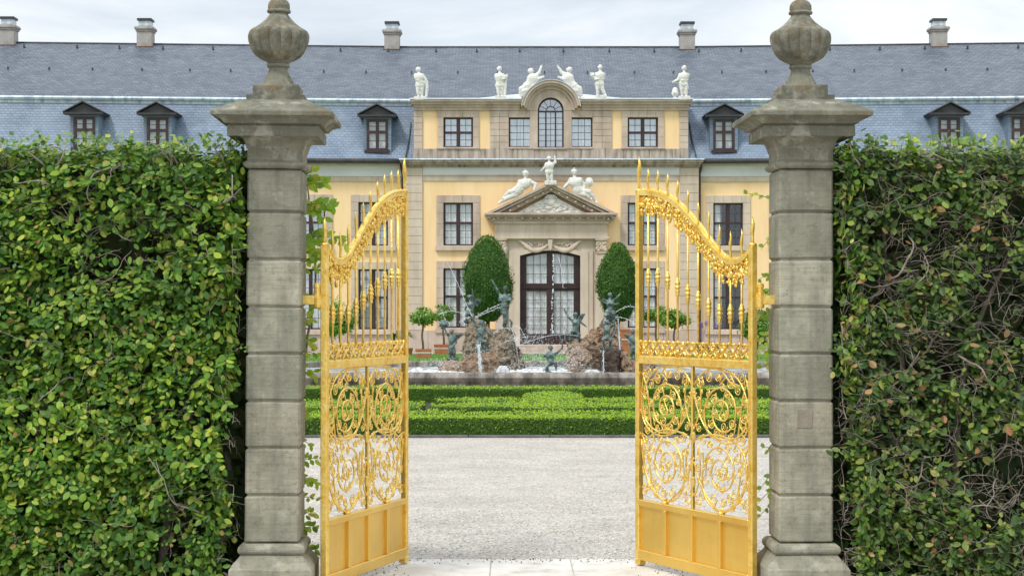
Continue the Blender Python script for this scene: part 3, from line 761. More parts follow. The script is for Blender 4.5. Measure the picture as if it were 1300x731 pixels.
for sx in (-1,1):
    for i in range(1,8):
        m = MB(); t = i/8; x = 699+sx*82*t; y = 233+43*t; z = wz(y)-.27; m.box(wx(x)-.035, wx(x)+.035, YB-dq+.10, YB-dq+.3, z-.03, z+.03); obj('modillion', m, M['stone_pale'], pal)
m = MB(); m.box(ap[0]-.05, ap[0]+.05, YB-dq+.1, YB-dq+.3, ap[1]-.33, ap[1]-.25)
obj('modillion', m, M['stone_pale'], pal)
m = MB()                                                  # white relief in the tympanum
m.prism([(wx(655), wz(271.7)), (wx(743), wz(271.7)), (wx(699), wz(249))], YB-dp-.02, YB-.2)
for i in range(70):
    x = 664+random.random()*70; h = (44-abs(x-699))/44*22; y = 271-random.random()*max(1,h-4)
    m.ell((wx(x), YB-dp-.03, wz(y)), (random.uniform(.05,.16), .05, random.uniform(.03,.08)), 7, 5)
m.ell((wx(699), YB-dp-.03, wz(258)), (.2,.1,.16), 10, 6)
pb(m, 691, 707, 250.8, 253.4, dp+.10, dp-.2, .02); pb(m, 693, 705, 248.5, 250.8, dp+.08, dp-.2, .02)
obj('tympanum_relief', m, M['white'], pal, smooth=True, sharp=50)
# the door
f = MB(); dd = dp-.34
pb(f, 660, 668.5, 318, 437, dd, dd-.1); pb(f, 728, 736, 318, 437, dd, dd-.1); pb(f, 694, 703, 318, 437, dd+.03, dd-.1)
pb(f, 668.5, 694, 359.8, 369.6, dd, dd-.1); pb(f, 703, 728, 359.8, 369.6, dd, dd-.1); pb(f, 661, 735, 363.3, 366.0, dd+.06, dd+.031)
pb(f, 668.5, 694, 423.5, 437, dd, dd-.1); pb(f, 703, 728, 423.5, 437, dd, dd-.1)
pb(f, 671, 691.5, 426.5, 434.5, dd+.02, dd+.001, .006); pb(f, 705.5, 725.5, 426.5, 434.5, dd+.02, dd+.001, .006)
for (a, b, s_) in ((668.5,694,1),(703,728,-1)):
    ya = lambda x: 328.5 - 6.5*math.sin(PI*min(1,max(0,(x-660)/76)))
    P = [(wx(a), wz(316)), (wx(b), wz(316))] + [(wx(b+(a-b)*i/8), wz(ya(b+(a-b)*i/8))) for i in range(9)]
    f.prism(P[::-1], YB-dd, YB-dd+.1)
    for i in (1,2): x = a+(b-a)*i/3; pb(f, x-.35, x+.35, 320, 423.5, dd-.02, dd-.07)
    for j in (1,2): y = 324+36*j/3; pb(f, a, b, y-.3, y+.3, dd-.022, dd-.068)
    for j in range(1,5): y = 369.6+54*j/5; pb(f, a, b, y-.3, y+.3, dd-.022, dd-.068)
do = obj('door', f, M['wood'], pal)
p = MB(); pb(p, 667, 730, 318, 424, dd-.075, dd-.085); obj('pane', p, M['glass'], do)
c = MB()
for (a, b) in ((668,694.5),(702.5,729)):
    for i in range(26):
        xa = a+(b-a)*i/26; xb = a+(b-a)*(i+1)/26; da = dd-.125-.015*math.sin(i*1.7); db = dd-.125-.015*math.sin((i+1)*1.7)
        c.add([(wx(xa),YB-da,wz(424)),(wx(xb),YB-db,wz(424)),(wx(xb),YB-db,wz(319)),(wx(xa),YB-da,wz(319))], [(0,1,2,3)])
obj('curtain', c, M['curtain'], do)
m = MB()
pb(m, 640, 756, 437.2, 440.6, dp+.5, 0, .015); pb(m, 634, 762, 440.6, YG+.6, dp+.85, 0, .015)
obj('doorstep', m, M['stone'], pal)

# ---------------------------------------------------------------- roofs
LB = YB+1.15                                              # distance of the roof break
zb = WZ(131, LB); zr = WZ(60.5, YB+7.2); YR = YB+7.2
def xsteps(a, b, st=2.0):
    out = [a]; x = a
    while x < b-1e-6: x = min(x+st, b); out.append(x)
    return out
def strip(mb, xs, prof):                                  # prof: (Y, z) from bottom to top
    n = len(mb.v); k = len(prof)
    for x in xs:
        for (y, z) in prof: mb.v.append((x, y, z))
    for i in range(len(xs)-1):
        for j in range(k-1): a = n+i*k+j; mb.f.append((a, a+k, a+k+1, a+1))
xl = xsteps(XC-30, XC-5.86)+[XC-5.30]; xr = [XC+5.30]+xsteps(XC+5.86, XC+30)
xa = xl + xsteps(XC-5.30, XC+5.30)[1:-1] + xr
m = MB()
ez = wz(206.3)
for xs in (xl, xr): strip(m, xs, [(YB-.46, ez), (YB-.30, ez+.10), (YB+.12, ez+.55), (LB-.42, (ez+zb)/2+.2), (LB, zb)])
obj('lower_roof', m, M['slate_low'], pal)
m = MB(); strip(m, xa, [(LB-.02, WZ(127, LB)), (LB+.45, WZ(127, LB)+.26), (YR, zr), (YR+7, zb)]); obj('upper_roof', m, M['slate'], pal)
m = MB()
for xs in (xl, xr):
    strip(m, xs, [(LB-.05, WZ(135.5, LB)), (LB-.045, WZ(131.3, LB)), (LB-.16, WZ(131, LB)), (LB-.20, WZ(128.6, LB)), (LB-.13, WZ(126.6, LB)), (LB+.05, WZ(125.6, LB)), (LB+.22, WZ(125.6, LB)+.0)])
obj('roof_flashing', m, M['zinc'], pal)
m = MB(); m.tube([(x, YR, zr+.01) for x in xa], .05, 6); obj('ridge_cap', m, M['darkmetal'], pal)
# wall end triangles between attic block and the wing roofs
m = MB()
for x in (526.5, 872.5): m.prism([(0,0),(1,0),(0,1)],0,0) if False else m.box(wx(x)-.02, wx(x)+.02, YB-CP+.32, YB+1.5, wz(203), wz(138))
obj('attic_return', m, M['slate_low'], pal)
# snow hooks
hook = None
for row, ypx, off in ((0, 67, 0), (1, 96, 27)):
    t = (131-ypx)/70.0; Yh = LB+.45+(YR-LB-.45)*max(0,(t-.1)/.9)
    for i in range(25):
        x = WX(-10+i*56+off+random.uniform(-5,5), Yh); z = zb+.3+(zr-zb-.3)*((Yh-LB-.45)/(YR-LB-.45))
        if hook is None:
            h = MB(); h.box(-.03,.03,-.12,-.03,-.03,.09); h.box(-.05,.05,-.03,.05,-.04,.0)
            WARP[0] = None; hook = obj('snow_hook', h, M['darkmetal'], pal, local=True); WARP[0] = warp; hh = hook
        else: hh = hook.copy(); COL.objects.link(hh); hh.parent = pal
        p = warp((x, Yh, z+.02)); hh.location = (p[0]-pal.location.x, p[1]-pal.location.y, p[2])
WARP[0] = None
def place(o, xw, yw):
    X_ = xw
    for _ in range(8): X_ = xw/yw*warp((X_, yw, 0))[1]
    p = warp((X_, yw, 0)); o.location = (p[0]-pal.location.x, p[1]-pal.location.y, 0)
# dormers
def dormer(cx, y0=133.5):
    Yd = YB-.05; k = Yd/F; X = lambda dx: dx*k; Z = lambda y: WZ(y, Yd)
    m = MB(); hw = 17.5
    m.box(X(-hw), X(-12.3), 0, 1.15, Z(196), Z(148)); m.box(X(12.3), X(hw), 0, 1.15, Z(196), Z(148))
    m.box(X(-12.3), X(12.3), 0, 1.15, Z(152), Z(148)); m.box(X(-12.3), X(12.3), 0, 1.0, Z(196), Z(191.5))
    d = obj('dormer', m, M['slate_low'], pal, local=True)
    g = MB()
    g.prism([(X(-22.5), Z(149)), (X(22.5), Z(149)), (X(22.5), Z(147)), (X(0), Z(135.5)), (X(-22.5), Z(147))], -.16, 1.2)
    g.prism([(X(-24.5), Z(147)), (X(0), Z(134.2)), (X(24.5), Z(147)), (X(24.5), Z(145.6)), (X(0), Z(132.6)), (X(-24.5), Z(145.6))][::-1], -.30, 1.35)
    g.box(X(-24.5), X(24.5), -.28, -.165, Z(149.2), Z(146.9)); g.box(X(-23), X(23), -.22, -.165, Z(150.4), Z(149.2))
    obj('gable_roof', g, M['darkmetal'], d, local=True)
    f = MB(); yy0, yy1 = 152, 192
    f.box(X(-13.5), X(-10.3), -.03, .06, Z(yy1), Z(yy0)); f.box(X(10.3), X(13.5), -.03, .06, Z(yy1), Z(yy0))
    f.box(X(-10.3), X(10.3), -.03, .06, Z(yy0+3), Z(yy0)); f.box(X(-10.3), X(10.3), -.03, .06, Z(yy1), Z(yy1-3.4)); f.box(X(-16), X(16), -.10, -.031, Z(yy1+2.2), Z(yy1-1))
    f.box(X(-2), X(2), -.02, .06, Z(yy1-3.4), Z(yy0+3)); 
    for (a, b) in ((-10.3,-2),(2,10.3)): f.box(X(a), X(b), -.018, .06, Z(170), Z(166.4)); f.box(X(a), X(b), .0, .05, Z(179.6), Z(179.0)); f.box(X(a), X(b), .0, .05, Z(160.9), Z(160.3))
    obj('window_frame', f, M['wood'], d, local=True)
    p = MB(); p.box(X(-10.5), X(10.5), .055, .065, Z(189), Z(154.5)); obj('pane', p, M['glass'], d, local=True)
    c = MB(); c.box(X(-10.5), X(-1.2), .16, .17, Z(189), Z(154.5)); c.box(X(1.2), X(10.5), .16, .17, Z(189), Z(154.5)); c.box(X(-12), X(12), .5, .52, Z(191), Z(152))
    obj('curtain', c, M['curtain'], d, local=True)
    place(d, WX(cx, Yd), Yd); return d
d0_ = None
for cx in (107, 200, 479, 919, 1205, 1298):
    if d0_ is None: d0_ = dormer(cx); continue
    d = dup(d0_, pal); Yd = YB-.05; place(d, WX(cx, Yd), Yd)
# chimneys
def chimney(cx, top):
    k = YR/F; Z = lambda y: WZ(y, YR); X = lambda dx: dx*k
    m = MB(); m.box(X(-10), X(10), -.35, .35, zr-.45, Z(top+37)); m.box(X(-10.6), X(10.6), -.37, .37, Z(top+37), Z(top+35.4))
    o = obj('chimney', m, M['brick'], pal, local=True)
    s = MB(); s.bev(X(-9.4), X(9.4), -.32, .32, Z(top+35.5), Z(top+14.5), .01); s.bev(X(-12), X(12), -.42, .42, Z(top+14.5), Z(top+10.5), .03); s.box(X(-10.5), X(10.5), -.36, .36, Z(top+16.5), Z(top+14.5))
    obj('stack', s, M['chimney_stone'], o, local=True)
    c = MB(); c.box(X(-7.5), X(7.5), -.25, .25, Z(top+10.5), Z(top+3)); obj('flue', c, M['zinc'], o, local=True)
    c = MB(); c.bev(X(-9.2), X(9.2), -.32, .32, Z(top+3), Z(top), .015); c.box(X(-8), X(8), -.28, .28, Z(top+11), Z(top+9.6)); obj('cowl', c, M['darkmetal'], o, local=True)
    return o
c0 = None
for cx, top in ((11,24),(185,28),(498,33),(872,31.5),(1191,25.5)):
    if c0 is None: c0 = o = chimney(cx, 29)
    else: o = dup(c0, pal)
    place(o, WX(cx, YR), YR); o.location.z = .0
# downpipes
WARP[0] = warp
m = MB(); m.tube([(wx(889),YB-.30,wz(208)),(wx(889),YB-.30,wz(214)),(wx(887.5),YB-.12,wz(221)),(wx(887.5),YB-.12,.05)], .055, 8); obj('downpipe', m, M['pipe'], pal, smooth=True)
m = MB(); m.tube([(wx(510),YB-.30,wz(208)),(wx(510),YB-.30,wz(214)),(wx(511.5),YB-.12,wz(221)),(wx(511.5),YB-.12,.05)], .055, 8); obj('downpipe', m, M['pipe'], pal, smooth=True)
m = MB()
for pts in ([(523,205),(521,190),(518.5,160),(521,138)],): pass
for a in (-1,1):
    m.tube([(wx(699+a*183.5),YB-.32,wz(200)),(wx(699+a*180.5),YB+.3,wz(178)),(wx(699+a*178.5),YB+.9,wz(150)),(wx(699+a*178),YB+1.1,wz(136))], .03, 5)
obj('lead_seam', m, M['darkmetal'], pal)
WARP[0] = None
# ================================================================ gate pillars
S10 = 10.0/F
def zp(y, Y=10.0): return WZ(y, Y)
def pillar(name, cx, label, dy, seed):
    random.seed(seed)
    t = thing(name, label, 'gate pillar', (cx, 10.17, 0))
    asp = 1.06
    q = S10
    m = MB()
    m.sq_loft([(.243,-.02),(.243,zp(721)),(.236,zp(718.5)),(.222,zp(714)),(.196,zp(708)),(.181,zp(703.5))], asp=asp)
    obj('plinth', m, M['pillar'], t, local=True)
    m = MB(); m.sq_loft([(.170,zp(703.4)),(.187,zp(702.5)),(.196,zp(699.5)),(.197,zp(696)),(.192,zp(693)),(.182,zp(691)),(.174,zp(689.5))], asp=asp)
    obj('base_moulding', m, M['pillar'], t, local=True)
    ys = [689.4, 628.5, 568.5, 509, 449, 389.5, 329.5, 269.5, 214]
    m = MB()
    for i in range(8):
        j = random.uniform(-.0012,.0012); hw = .1605
        bm = bmesh.new()
        z0, z1 = zp(ys[i])+.006, zp(ys[i+1])-.006
        vv = [bm.verts.new(p) for p in [(-hw+j,-hw*asp,z0),(hw+j,-hw*asp,z0),(hw+j,hw*asp,z0),(-hw+j,hw*asp,z0),(-hw+j,-hw*asp,z1),(hw+j,-hw*asp,z1),(hw+j,hw*asp,z1),(-hw+j,hw*asp,z1)]]
        for f in [(0,3,2,1),(4,5,6,7),(0,1,5,4),(1,2,6,5),(2,3,7,6),(3,0,4,7)]: bm.faces.new([vv[k] for k in f])
        bmesh.ops.bevel(bm, geom=bm.edges[:], offset=.010, segments=1, affect='EDGES', profile=.5)
        bmesh.ops.subdivide_edges(bm, edges=[e for e in bm.edges if e.calc_length() > .1], cuts=5, use_grid_fill=True)
        for v in bm.verts:                       # chipped, slightly uneven blocks
            e = abs(abs(v.co.x)-hw) < .014 and abs(abs(v.co.z-(z0+z1)/2)-(z1-z0)/2) < .014
            nz = noise.noise(v.co*9+Vector((seed,i*3,0)))
            v.co += Vector((nz, noise.noise(v.co*8+Vector((5,seed,i))), nz))*(.0018 if not e else .004)
        m.bm(bm)
    for y in ys[1:-1]: m.box(-.147,.147,-.147*asp,.147*asp,zp(y)-.0075,zp(y)+.0075)
    obj('shaft', m, M['pillar'], t, local=True)
    m = MB()
    m.sq_loft([(.150,zp(214.2)),(.166,zp(213.5)),(.178,zp(211.5)),(.184,zp(209)),(.182,zp(206.8)),(.168,zp(205)),(.160,zp(203)),(.160,zp(190)),(.166,zp(189)),(.168,zp(186)),(.172,zp(184)),(.176,zp(180)),(.186,zp(176.5)),(.204,zp(174.6)),(.206,zp(172.5))], asp=asp)
    m.sq_loft([(.236,WZ(172.6,10.17-.236)),(.258,WZ(173.2,10.17-.258)),(.267,WZ(173,10.17-.267)),(.267,WZ(159.5,10.17-.267)),(.258,WZ(159.2,10.17-.258)),(.258,WZ(157.4,10.17-.258)),(.284,WZ(156.6,10.17-.284)),(.290,WZ(154,10.17-.290)),(.306,WZ(150.5,10.17-.306)),(.322,WZ(148.8,10.17-.322)),(.324,WZ(147.6,10.17-.324)),(.338,WZ(147.2,10.17-.338)),(.352,WZ(146.4,10.17-.352)),(.354,WZ(141,10.17-.354)),(.348,WZ(139.4,10.17-.348)),(.272,WZ(133.5,10.17-.272)),(.21,WZ(128.8,10.17-.21)),(.176,WZ(126,10.17-.176))], asp=1.02)
    for v in range(len(m.v)): pass
    bm = bmesh.new(); 
    c = obj('cap', m, M['pillar_cap'], t, local=True)
    bm.from_mesh(c.data); bmesh.ops.bevel(bm, geom=[e for e in bm.edges if abs((e.verts[0].co-e.verts[1].co).z) < 1e-5], offset=.0025, segments=1, affect='EDGES')
    bm.to_mesh(c.data); bm.free()
    o = -8 if False else 0
    yy = lambda y: zp(y+dy, 10.17 if y < 100 else 10.05)
    m = MB(); m.sq_loft([(.170,WZ(126.6,10.0)),(.170,WZ(120.3,10.0)),(.136,WZ(120.1,10.03)),(.136,WZ(108.4,10.03)),(.131,WZ(107,10.03))], asp=1)
    obj('pedestal', m, M['pillar_cap'], t, local=True)
    prof = [(.130,107),(.122,104.8),(.098,101),(.077,96),(.064,91),(.057,86),(.056,83.6),(.066,83),(.070,81),(.066,79),(.060,78.4),(.066,77.6),(.070,76.4),(.100,73.5),(.134,69),(.156,63.5),(.171,57),(.182,50),(.185,44.5),(.182,40.5),(.174,37.5),(.166,36),(.140,33),(.108,28),(.082,23),(.064,18.5),(.056,16),(.054,14.6),(.060,14.2),(.069,13.6),(.072,12),(.069,10.4),(.064,10),(.066,7),(.064,2.5),(.054,-1),(.038,-3.6),(.022,-5),(.016,-7),(.021,-9),(.018,-12),(.004,-13.5)]
    def fl(r, z, a):
        y = HY-(z-E)*F/10.17-dy
        k = 0
        if 36 < y < 76: k = .095*min(1, (76-y)/12)*min(1,(y-36)/2.5+.15)
        if 20 < y <= 36: k = .05
        k2 = 1-k*(1-abs(math.cos(8*a+.2))**.6)
        return r*k2*(1+.014*noise.noise(Vector((math.cos(a)*2,math.sin(a)*2,z*9+seed))))
    m = MB(); m.lathe([(r, yy(y)) for (r, y) in prof], 224, fn=fl)
    u_ = obj('urn', m, M['pillar_cap'], t, local=True, smooth=True, sharp=55)
    return t
pL = pillar('gate_pillar', WX(343.5,10.0), 'rusticated grey sandstone pillar left of the open gates, urn on its cap', 3, 3)
pR = pillar('gate_pillar', WX(1022.5,10.0), 'rusticated grey sandstone pillar right of the open gates, patched block midway up', 5, 11)
pL.rotation_euler = (0, R(.42), R(1.7)); pR.rotation_euler = (0, 0, R(1.7))
m = MB(); m.bev(-.052,.038,-.1735,-.168,zp(543),zp(520),.002)      # square repair patch
obj('repair_patch', m, noise_mat('brown_patch_stone', [(.3,(.19,.165,.13)),(.7,(.30,.27,.215))], 12, .9, bump=.4, bscale=60), pR, local=True)

# ================================================================ gilded gate leaves
W_L, W_R = 1.27, 1.27
CURVE = [(0,2.497),(.10,2.490),(.20,2.470),(.30,2.432),(.42,2.352),(.54,2.247),(.645,2.138),(.73,2.055),(.80,2.016),(.86,2.006),(.92,2.020),(.965,2.055),(1.0,2.100)]
def curve(u):
    if u <= 0: return CURVE[0][1]
    for (a, za), (b, zb_) in zip(CURVE, CURVE[1:]):
        if u <= b:
            t = (u-a)/(b-a); return za+(zb_-za)*t
    return CURVE[-1][1]
def csm(u): return (curve(u-.03)+2*curve(u)+curve(u+.03))/4
def bez(p0, p1, p2, p3, n):
    out = []
    for i in range(n+1):
        t = i/n; s = 1-t
        out.append((s**3*p0[0]+3*s*s*t*p1[0]+3*s*t*t*p2[0]+t**3*p3[0], s**3*p0[1]+3*s*s*t*p1[1]+3*s*t*t*p2[1]+t**3*p3[1]))
    return out
def spiral(cx, cy, r0, r1, a0, turns, d, n=None):
    n = n or max(10, int(abs(turns)*22)); out = []
    for i in range(n+1):
        t = i/n; r = r0+(r1-r0)*t**.85; a = R(a0)+d*turns*2*PI*t
        out.append((cx+r*math.cos(a), cy+r*math.sin(a)))
    return out
def scroll_panel(mb, w, h, z0, x0, flip):
    """half panel of wrought scrollwork; coordinates in cm, origin at the stile's foot"""
    rnd = random.Random(5); used = []
    def put(pts, rad=.0056, taper=False):
        n = len(pts); P = []
        for (a, b) in pts:
            a = a/56.0*w; b = b/90.0*h
            P.append((x0+(a if not flip else -a), 0.0, z0+b))
        rr = [rad*(1 if not taper else (1-.45*i/(n-1))) for i in range(n)]
        mb.tube(P, rr, 5, flat=1.0)
        return P
    def bl(a, b, r=.013, sx=1, sz=1):
        a = a/56.0*w; b = b/90.0*h
        mb.ell((x0+(a if not flip else -a), 0, z0+b), (r*sx, r*.9, r*sz), 7, 5)
    def curl(ax, ay, cx, cy, r, d, turns=1.8, rad=.0048):
        # stem from (ax,ay) onto the rim of a little volute at (cx,cy)
        an = math.atan2(ay-cy, ax-cx) + d*R(-75)
        a0 = math.degrees(an); sx, sy = cx+r*math.cos(an), cy+r*math.sin(an)
        tx, ty = -math.sin(an)*d, math.cos(an)*d
        L = math.hypot(sx-ax, sy-ay)
        used.append((cx,cy,r)); b = bez((ax,ay), (ax+(sx-ax)*.3+(ay-sy)*.12*d, ay+(sy-ay)*.3-(ax-sx)*.12*d), (sx-tx*L*.45, sy-ty*L*.45), (sx,sy), 8)
        put(b[:-1]+spiral(cx, cy, r, r*.22, a0, turns, d), rad, True); bl(cx, cy, .0048)
    # upper and lower great scrolls
    up = bez((2,90),(14,88),(26,92),(40,86),8)[:-1] + bez((40,86),(52,80),(56,66),(52,56),8)[:-1] + bez((52,56),(47,44),(22,42),(12,52),10)[:-1] + spiral(28.5,62,19.0,3.0,212,2.05,-1)
    put(up, .0062)
    lo = bez((2,44),(10,49),(40,52),(50,38),10)[:-1] + bez((50,38),(57,26),(50,6),(30,1.5),10)[:-1] + bez((30,1.5),(12,0),(4,16),(10,28),8)[:-1] + spiral(27,25.5,17.5,3.0,172,1.95,-1)
    put(lo, .0062)
    # the long S that crosses them
    s1 = bez((0,72),(4,60),(10,52),(18,47),8)[:-1] + bez((18,47),(34,40),(52,44),(55,58),10)[:-1] + bez((55,58),(56,68),(55,76),(52,84),6)
    put(s1)
    s2 = bez((0,30),(3,20),(12,6),(28,1),8)[:-1] + bez((28,1),(44,6),(55,18),(55,40),10)
    put(s2)
    s3 = bez((0,78),(6,88),(18,91),(28,88),8)[:-1] + bez((28,88),(34,84),(36,80),(42,79),6); put(s3)
    s4 = bez((0,52),(8,60),(9,74),(4,84),8); put(s4); s5 = bez((0,8),(7,18),(8,30),(3,42),8); put(s5)
    s6 = bez((55,84),(44,72),(48,50),(40,40),10); put(s6); s7 = bez((56,44),(44,34),(47,14),(40,4),10); put(s7)
    for a in [(8,84,6,79.5,4.0,1),(18,90,15,83.5,3.8,-1),(36,86,37,80,3.6,1),(50,80,47.5,84.5,4.2,-1),(54,70,50,70,3.6,1),
              (10,56,6.5,61,3.6,-1),(14,50,18,55,3.4,1),(40,50,38.5,56,3.6,-1),(48,53,50,60,3.3,1),(22,74,20,70,3.4,1),(36,74,38.5,69,3.2,-1),
              (5,46,9.5,44,3.6,1),(26,44,23,50,3.2,-1),(52,47,48,46.5,3.4,-1),(34,46,34,40.5,3.2,1),
              (9,30,6,35.5,3.5,-1),(12,22,17,33,3.2,1),(46,40,43,34,3.6,1),(53,32,49,30,3.8,-1),(54,22,50,20,4.2,1),(44,8,41.5,14,3.6,-1),
              (6,14,8.5,9,3.8,1),(20,3,20,9,3.6,-1),(30,2,30,8,3.2,1),(38,5,36,11,3.0,-1),(50,10,52,6,3.6,1),(4,5,4.5,1.8+2,3.2,-1),
              (14,40,17,42.5,2.6,1),(44,24,46.5,28,2.8,-1),(42,66,45.5,64,2.8,1),(12,68,14.5,66,2.6,-1),(30,88,24,83.5,3.0,1),(52,12,47,9,2.8,1),(2,66,4,69,3.2,1),(2,24,4,27,3.2,1)]:
        curl(*a)
    # more little volutes wherever the great scrolls leave a field open
    paths = [p for q in (up, lo, s1, s2, s3, s4, s5, s6, s7) for p in q[::2]]
    for k in range(900):
        cx_, cy_ = rnd.uniform(3.5,52.5), rnd.uniform(3.5,86.5); r_ = rnd.choice((2.5,2.9,3.3))
        if any((cx_-c[0])**2+(cy_-c[1])**2 < (c[2]+r_+.7)**2 for c in used): continue
        near = min(paths, key=lambda p: (p[0]-cx_)**2+(p[1]-cy_)**2); dd_ = math.hypot(near[0]-cx_, near[1]-cy_)
        if not 1.0 < dd_ < 8.5: continue
        cand = [p for p in paths if 4.0 < math.hypot(p[0]-cx_, p[1]-cy_) < 9.0]
        st = rnd.choice(cand) if cand else near
        curl(st[0], st[1], cx_, cy_, r_, rnd.choice((-1,1)), 1.6, .0043)
    # acanthus tufts where bars meet
    for (a, b) in [(1,72),(1,52),(1,30),(1,8),(18,47),(28,1.2),(52,56),(50,38),(40,86),(12,52),(10,28),(28,62),(27,25.5),(55,58),(8,74),(42,40)]:
        for k in range(3): bl(a+rnd.uniform(-1.8,1.8), b+rnd.uniform(-2,2), .0068, rnd.uniform(.8,1.5), rnd.uniform(.9,1.9))
def leafy(mb, x, z, sc, rnd, droop=1):
    """one gilded acanthus cluster: a pair of volutes, a hanging leaf and berries"""
    for s in (-1,1):
        P = [(x+s*(sc*.42+sc*.30*math.cos(a)*(1-i/15)), rnd.uniform(-.006,.006), z-sc*.25+sc*.30*math.sin(a)*(1-i/15)) for i, a in enumerate([R(200)-s*0+k*R(38) for k in range(13)])]
        mb.tube(P, .0055, 5)
        mb.ell((x+s*sc*.42, -.006, z-sc*.25), (.011,.012,.011), 7, 5)
    for k in range(7):
        mb.ell((x+rnd.uniform(-.5,.5)*sc, rnd.uniform(-.016,.016), z-rnd.uniform(.05,.95)*sc), (rnd.uniform(.007,.014),rnd.uniform(.005,.010),rnd.uniform(.010,.022)), 7, 5, Matrix.Rotation(rnd.uniform(-.9,.9),3,'Y'))
    mb.ell((x, 0, z-sc*1.02), (.011,.011,.017), 7, 5)
def spear(mb, x, z0, z1, w=.011):
    H = z1-z0; s = .009
    pts = [(x,0,z0),(x-.002,0,z0+H*.18),(x+s*.6,0,z0+H*.40),(x+s*.3,0,z0+H*.58),(x-s*.5,0,z0+H*.78),(x+s*.2,0,z1)]
    mb.tube(pts, [w*.7,w*.75,w*1.0,w*1.25,w*.85,.0012], 8)
def gate(label, hinge, ang, flipbr):
    rnd = random.Random(21 if flipbr else 22)
    t = thing('gate_leaf', label, 'gate', hinge)
    wd = W_L; ph = .021                                  # x runs from the hinge (0) to the free edge (wd)
    X = lambda u: wd*(1-u)                               # u: 0 free edge .. 1 hinge
    m = MB(); m.bev(-ph, ph, -ph, ph, .03, 2.10, .005); obj('hinge_post', m, M['gold'], t, local=True)
    s = MB(); spear(s, 0, 2.09, 2.262, .0118); s.ell((0,0,2.095), (.026,.026,.014), 10, 6); obj('spear_tip', s, M['gold'], t, local=True, smooth=True)
    m = MB(); m.bev(wd-ph, wd+ph, -ph, ph, .03, 2.50, .005); m.bev(wd-.045, wd+ph-.001, -ph-.004, ph+.004, .015, .055, .004)
    for i in range(40): z = .1+2.36*i/40; m.ell((wd+ph, rnd.uniform(-.012,.012), z), (.006,.012,.017), 6, 4)
    obj('meeting_post', m, M['gold'], t, local=True)
    s = MB(); spear(s, wd, 2.49, 2.725, .0118); s.ell((wd,0,2.495), (.026,.026,.014), 10, 6); obj('spear_tip', s, M['gold'], t, local=True, smooth=True)
    # bottom panel with four recessed fields
    a, b = ph-.001, wd-ph+.001
    m = MB(); m.bev(a, b, -.0235, .0235, .405, .447, .004); m.bev(a, b, -.0238, .0238, .048, .116, .004); obj('lower_rail', m, M['gold_panel'], t, local=True)
    m = MB(); m.box(a, b, -.003, .003, .11, .41); obj('kick_panel', m, M['gold_panel'], t, local=True)
    for k in range(1,4):
        m = MB(); x = a+(b-a)*k/4; m.bev(x-.020, x+.020, -.0228, .0228, .114, .407, .004); obj('panel_stile', m, M['gold_panel'], t, local=True)
    m = MB(); m.bev(a, b, -.0195, .0195, 1.348, 1.398, .004)
    for i in range(12): m.ell((a+(b-a)*(i+.5)/12, 0, 1.372), (.012,.024,.012), 7, 5)
    obj('middle_rail', m, M['gold'], t, local=True)
    m = MB(); c = wd/2; m.bev(c-.010, c+.010, -.011, .011, .446, 1.349, .003)
    for z in (.62,.90,1.18): m.ell((c,0,z), (.018,.018,.045), 8, 6)
    obj('centre_stile', m, M['gold'], t, local=True)
    wsc = c-.014-ph; hs = 1.349-.446
    m = MB(); scroll_panel(m, wsc, hs, .446, c-.014, True); obj('scrollwork', m, M['gold'], t, local=True, smooth=True)
    m = MB(); scroll_panel(m, wsc, hs, .446, c+.014, False); obj('scrollwork', m, M['gold'], t, local=True, smooth=True)
    for x in (c-wsc/2-.014, c+wsc/2+.014): 
        m = MB(); m.ell((x,-.0,.452), (.018,.026,.016), 8, 6); m.ell((x,0,.474), (.011,.016,.015), 8, 6); obj('rosette', m, M['gold'], t, local=True, smooth=True)
    # pierced frieze above the middle rail
    m = MB(); n = 11; pw = (b-a)/n
    for i in range(n):
        x = a+pw*(i+.5)
        for s_ in (-1,1):
            m.tube([(x+s_*pw*(.5-.95*tt), s_*.006, 1.400+.098*tt+.012*math.sin(PI*2*tt)) for tt in [k/8 for k in range(9)]], .0062, 5)
            m.tube([(x+s_*pw*(.26+.17*math.cos(q)), 0, 1.442+.021*math.sin(q)) for q in [R(30*k) for k in range(11)]], .0050, 5)
            m.tube([(x+s_*pw*(.24+.15*math.cos(q)), 0, 1.482+.013*math.sin(q)) for q in [R(-60+30*k) for k in range(10)]], .0048, 5)
            m.ell((x+s_*pw*.26,0,1.418), (.012,.012,.010), 7, 5)
        for k in range(5): m.ell((x+rnd.uniform(-.45,.45)*pw, rnd.uniform(-.012,.012), 1.402+rnd.random()*.085), (rnd.uniform(.006,.011),.008,rnd.uniform(.007,.014)), 6, 4)
        m.ell((x,0,1.492), (.015,.013,.011), 7, 5); m.ell((x+pw*.5,0,1.496), (.010,.010,.010), 7, 5)
    m.box(a, b, -.006, .006, 1.396, 1.404)
    obj('pierced_frieze', m, M['gold'], t, local=True, smooth=True, sharp=50)
    # bars with turned collars
    for i in range(10):
        u = (i+.95)/10.9; x = X(u); zt = csm(u)
        m = MB(); m.tube([(x,0,1.49),(x,0,zt-.02)], .0072, 8); bar = obj('bar', m, M['gold'], t, local=True, smooth=True)
        zc = 1.915-.235*max(0,min(1,(u-.22)/.5))
        m = MB(); m.lathe([(.010,zc-.06),(.016,zc-.05),(.012,zc-.042),(.017,zc-.030),(.019,zc-.022),(.014,zc-.014),(.017,zc-.008),(.023,zc),(.017,zc+.008),(.014,zc+.014),(.021,zc+.022),(.018,zc+.032),(.011,zc+.050),(.010,zc+.06)], 10, (x,0))
        obj('collar', m, M['gold'], bar, local=True, smooth=True)
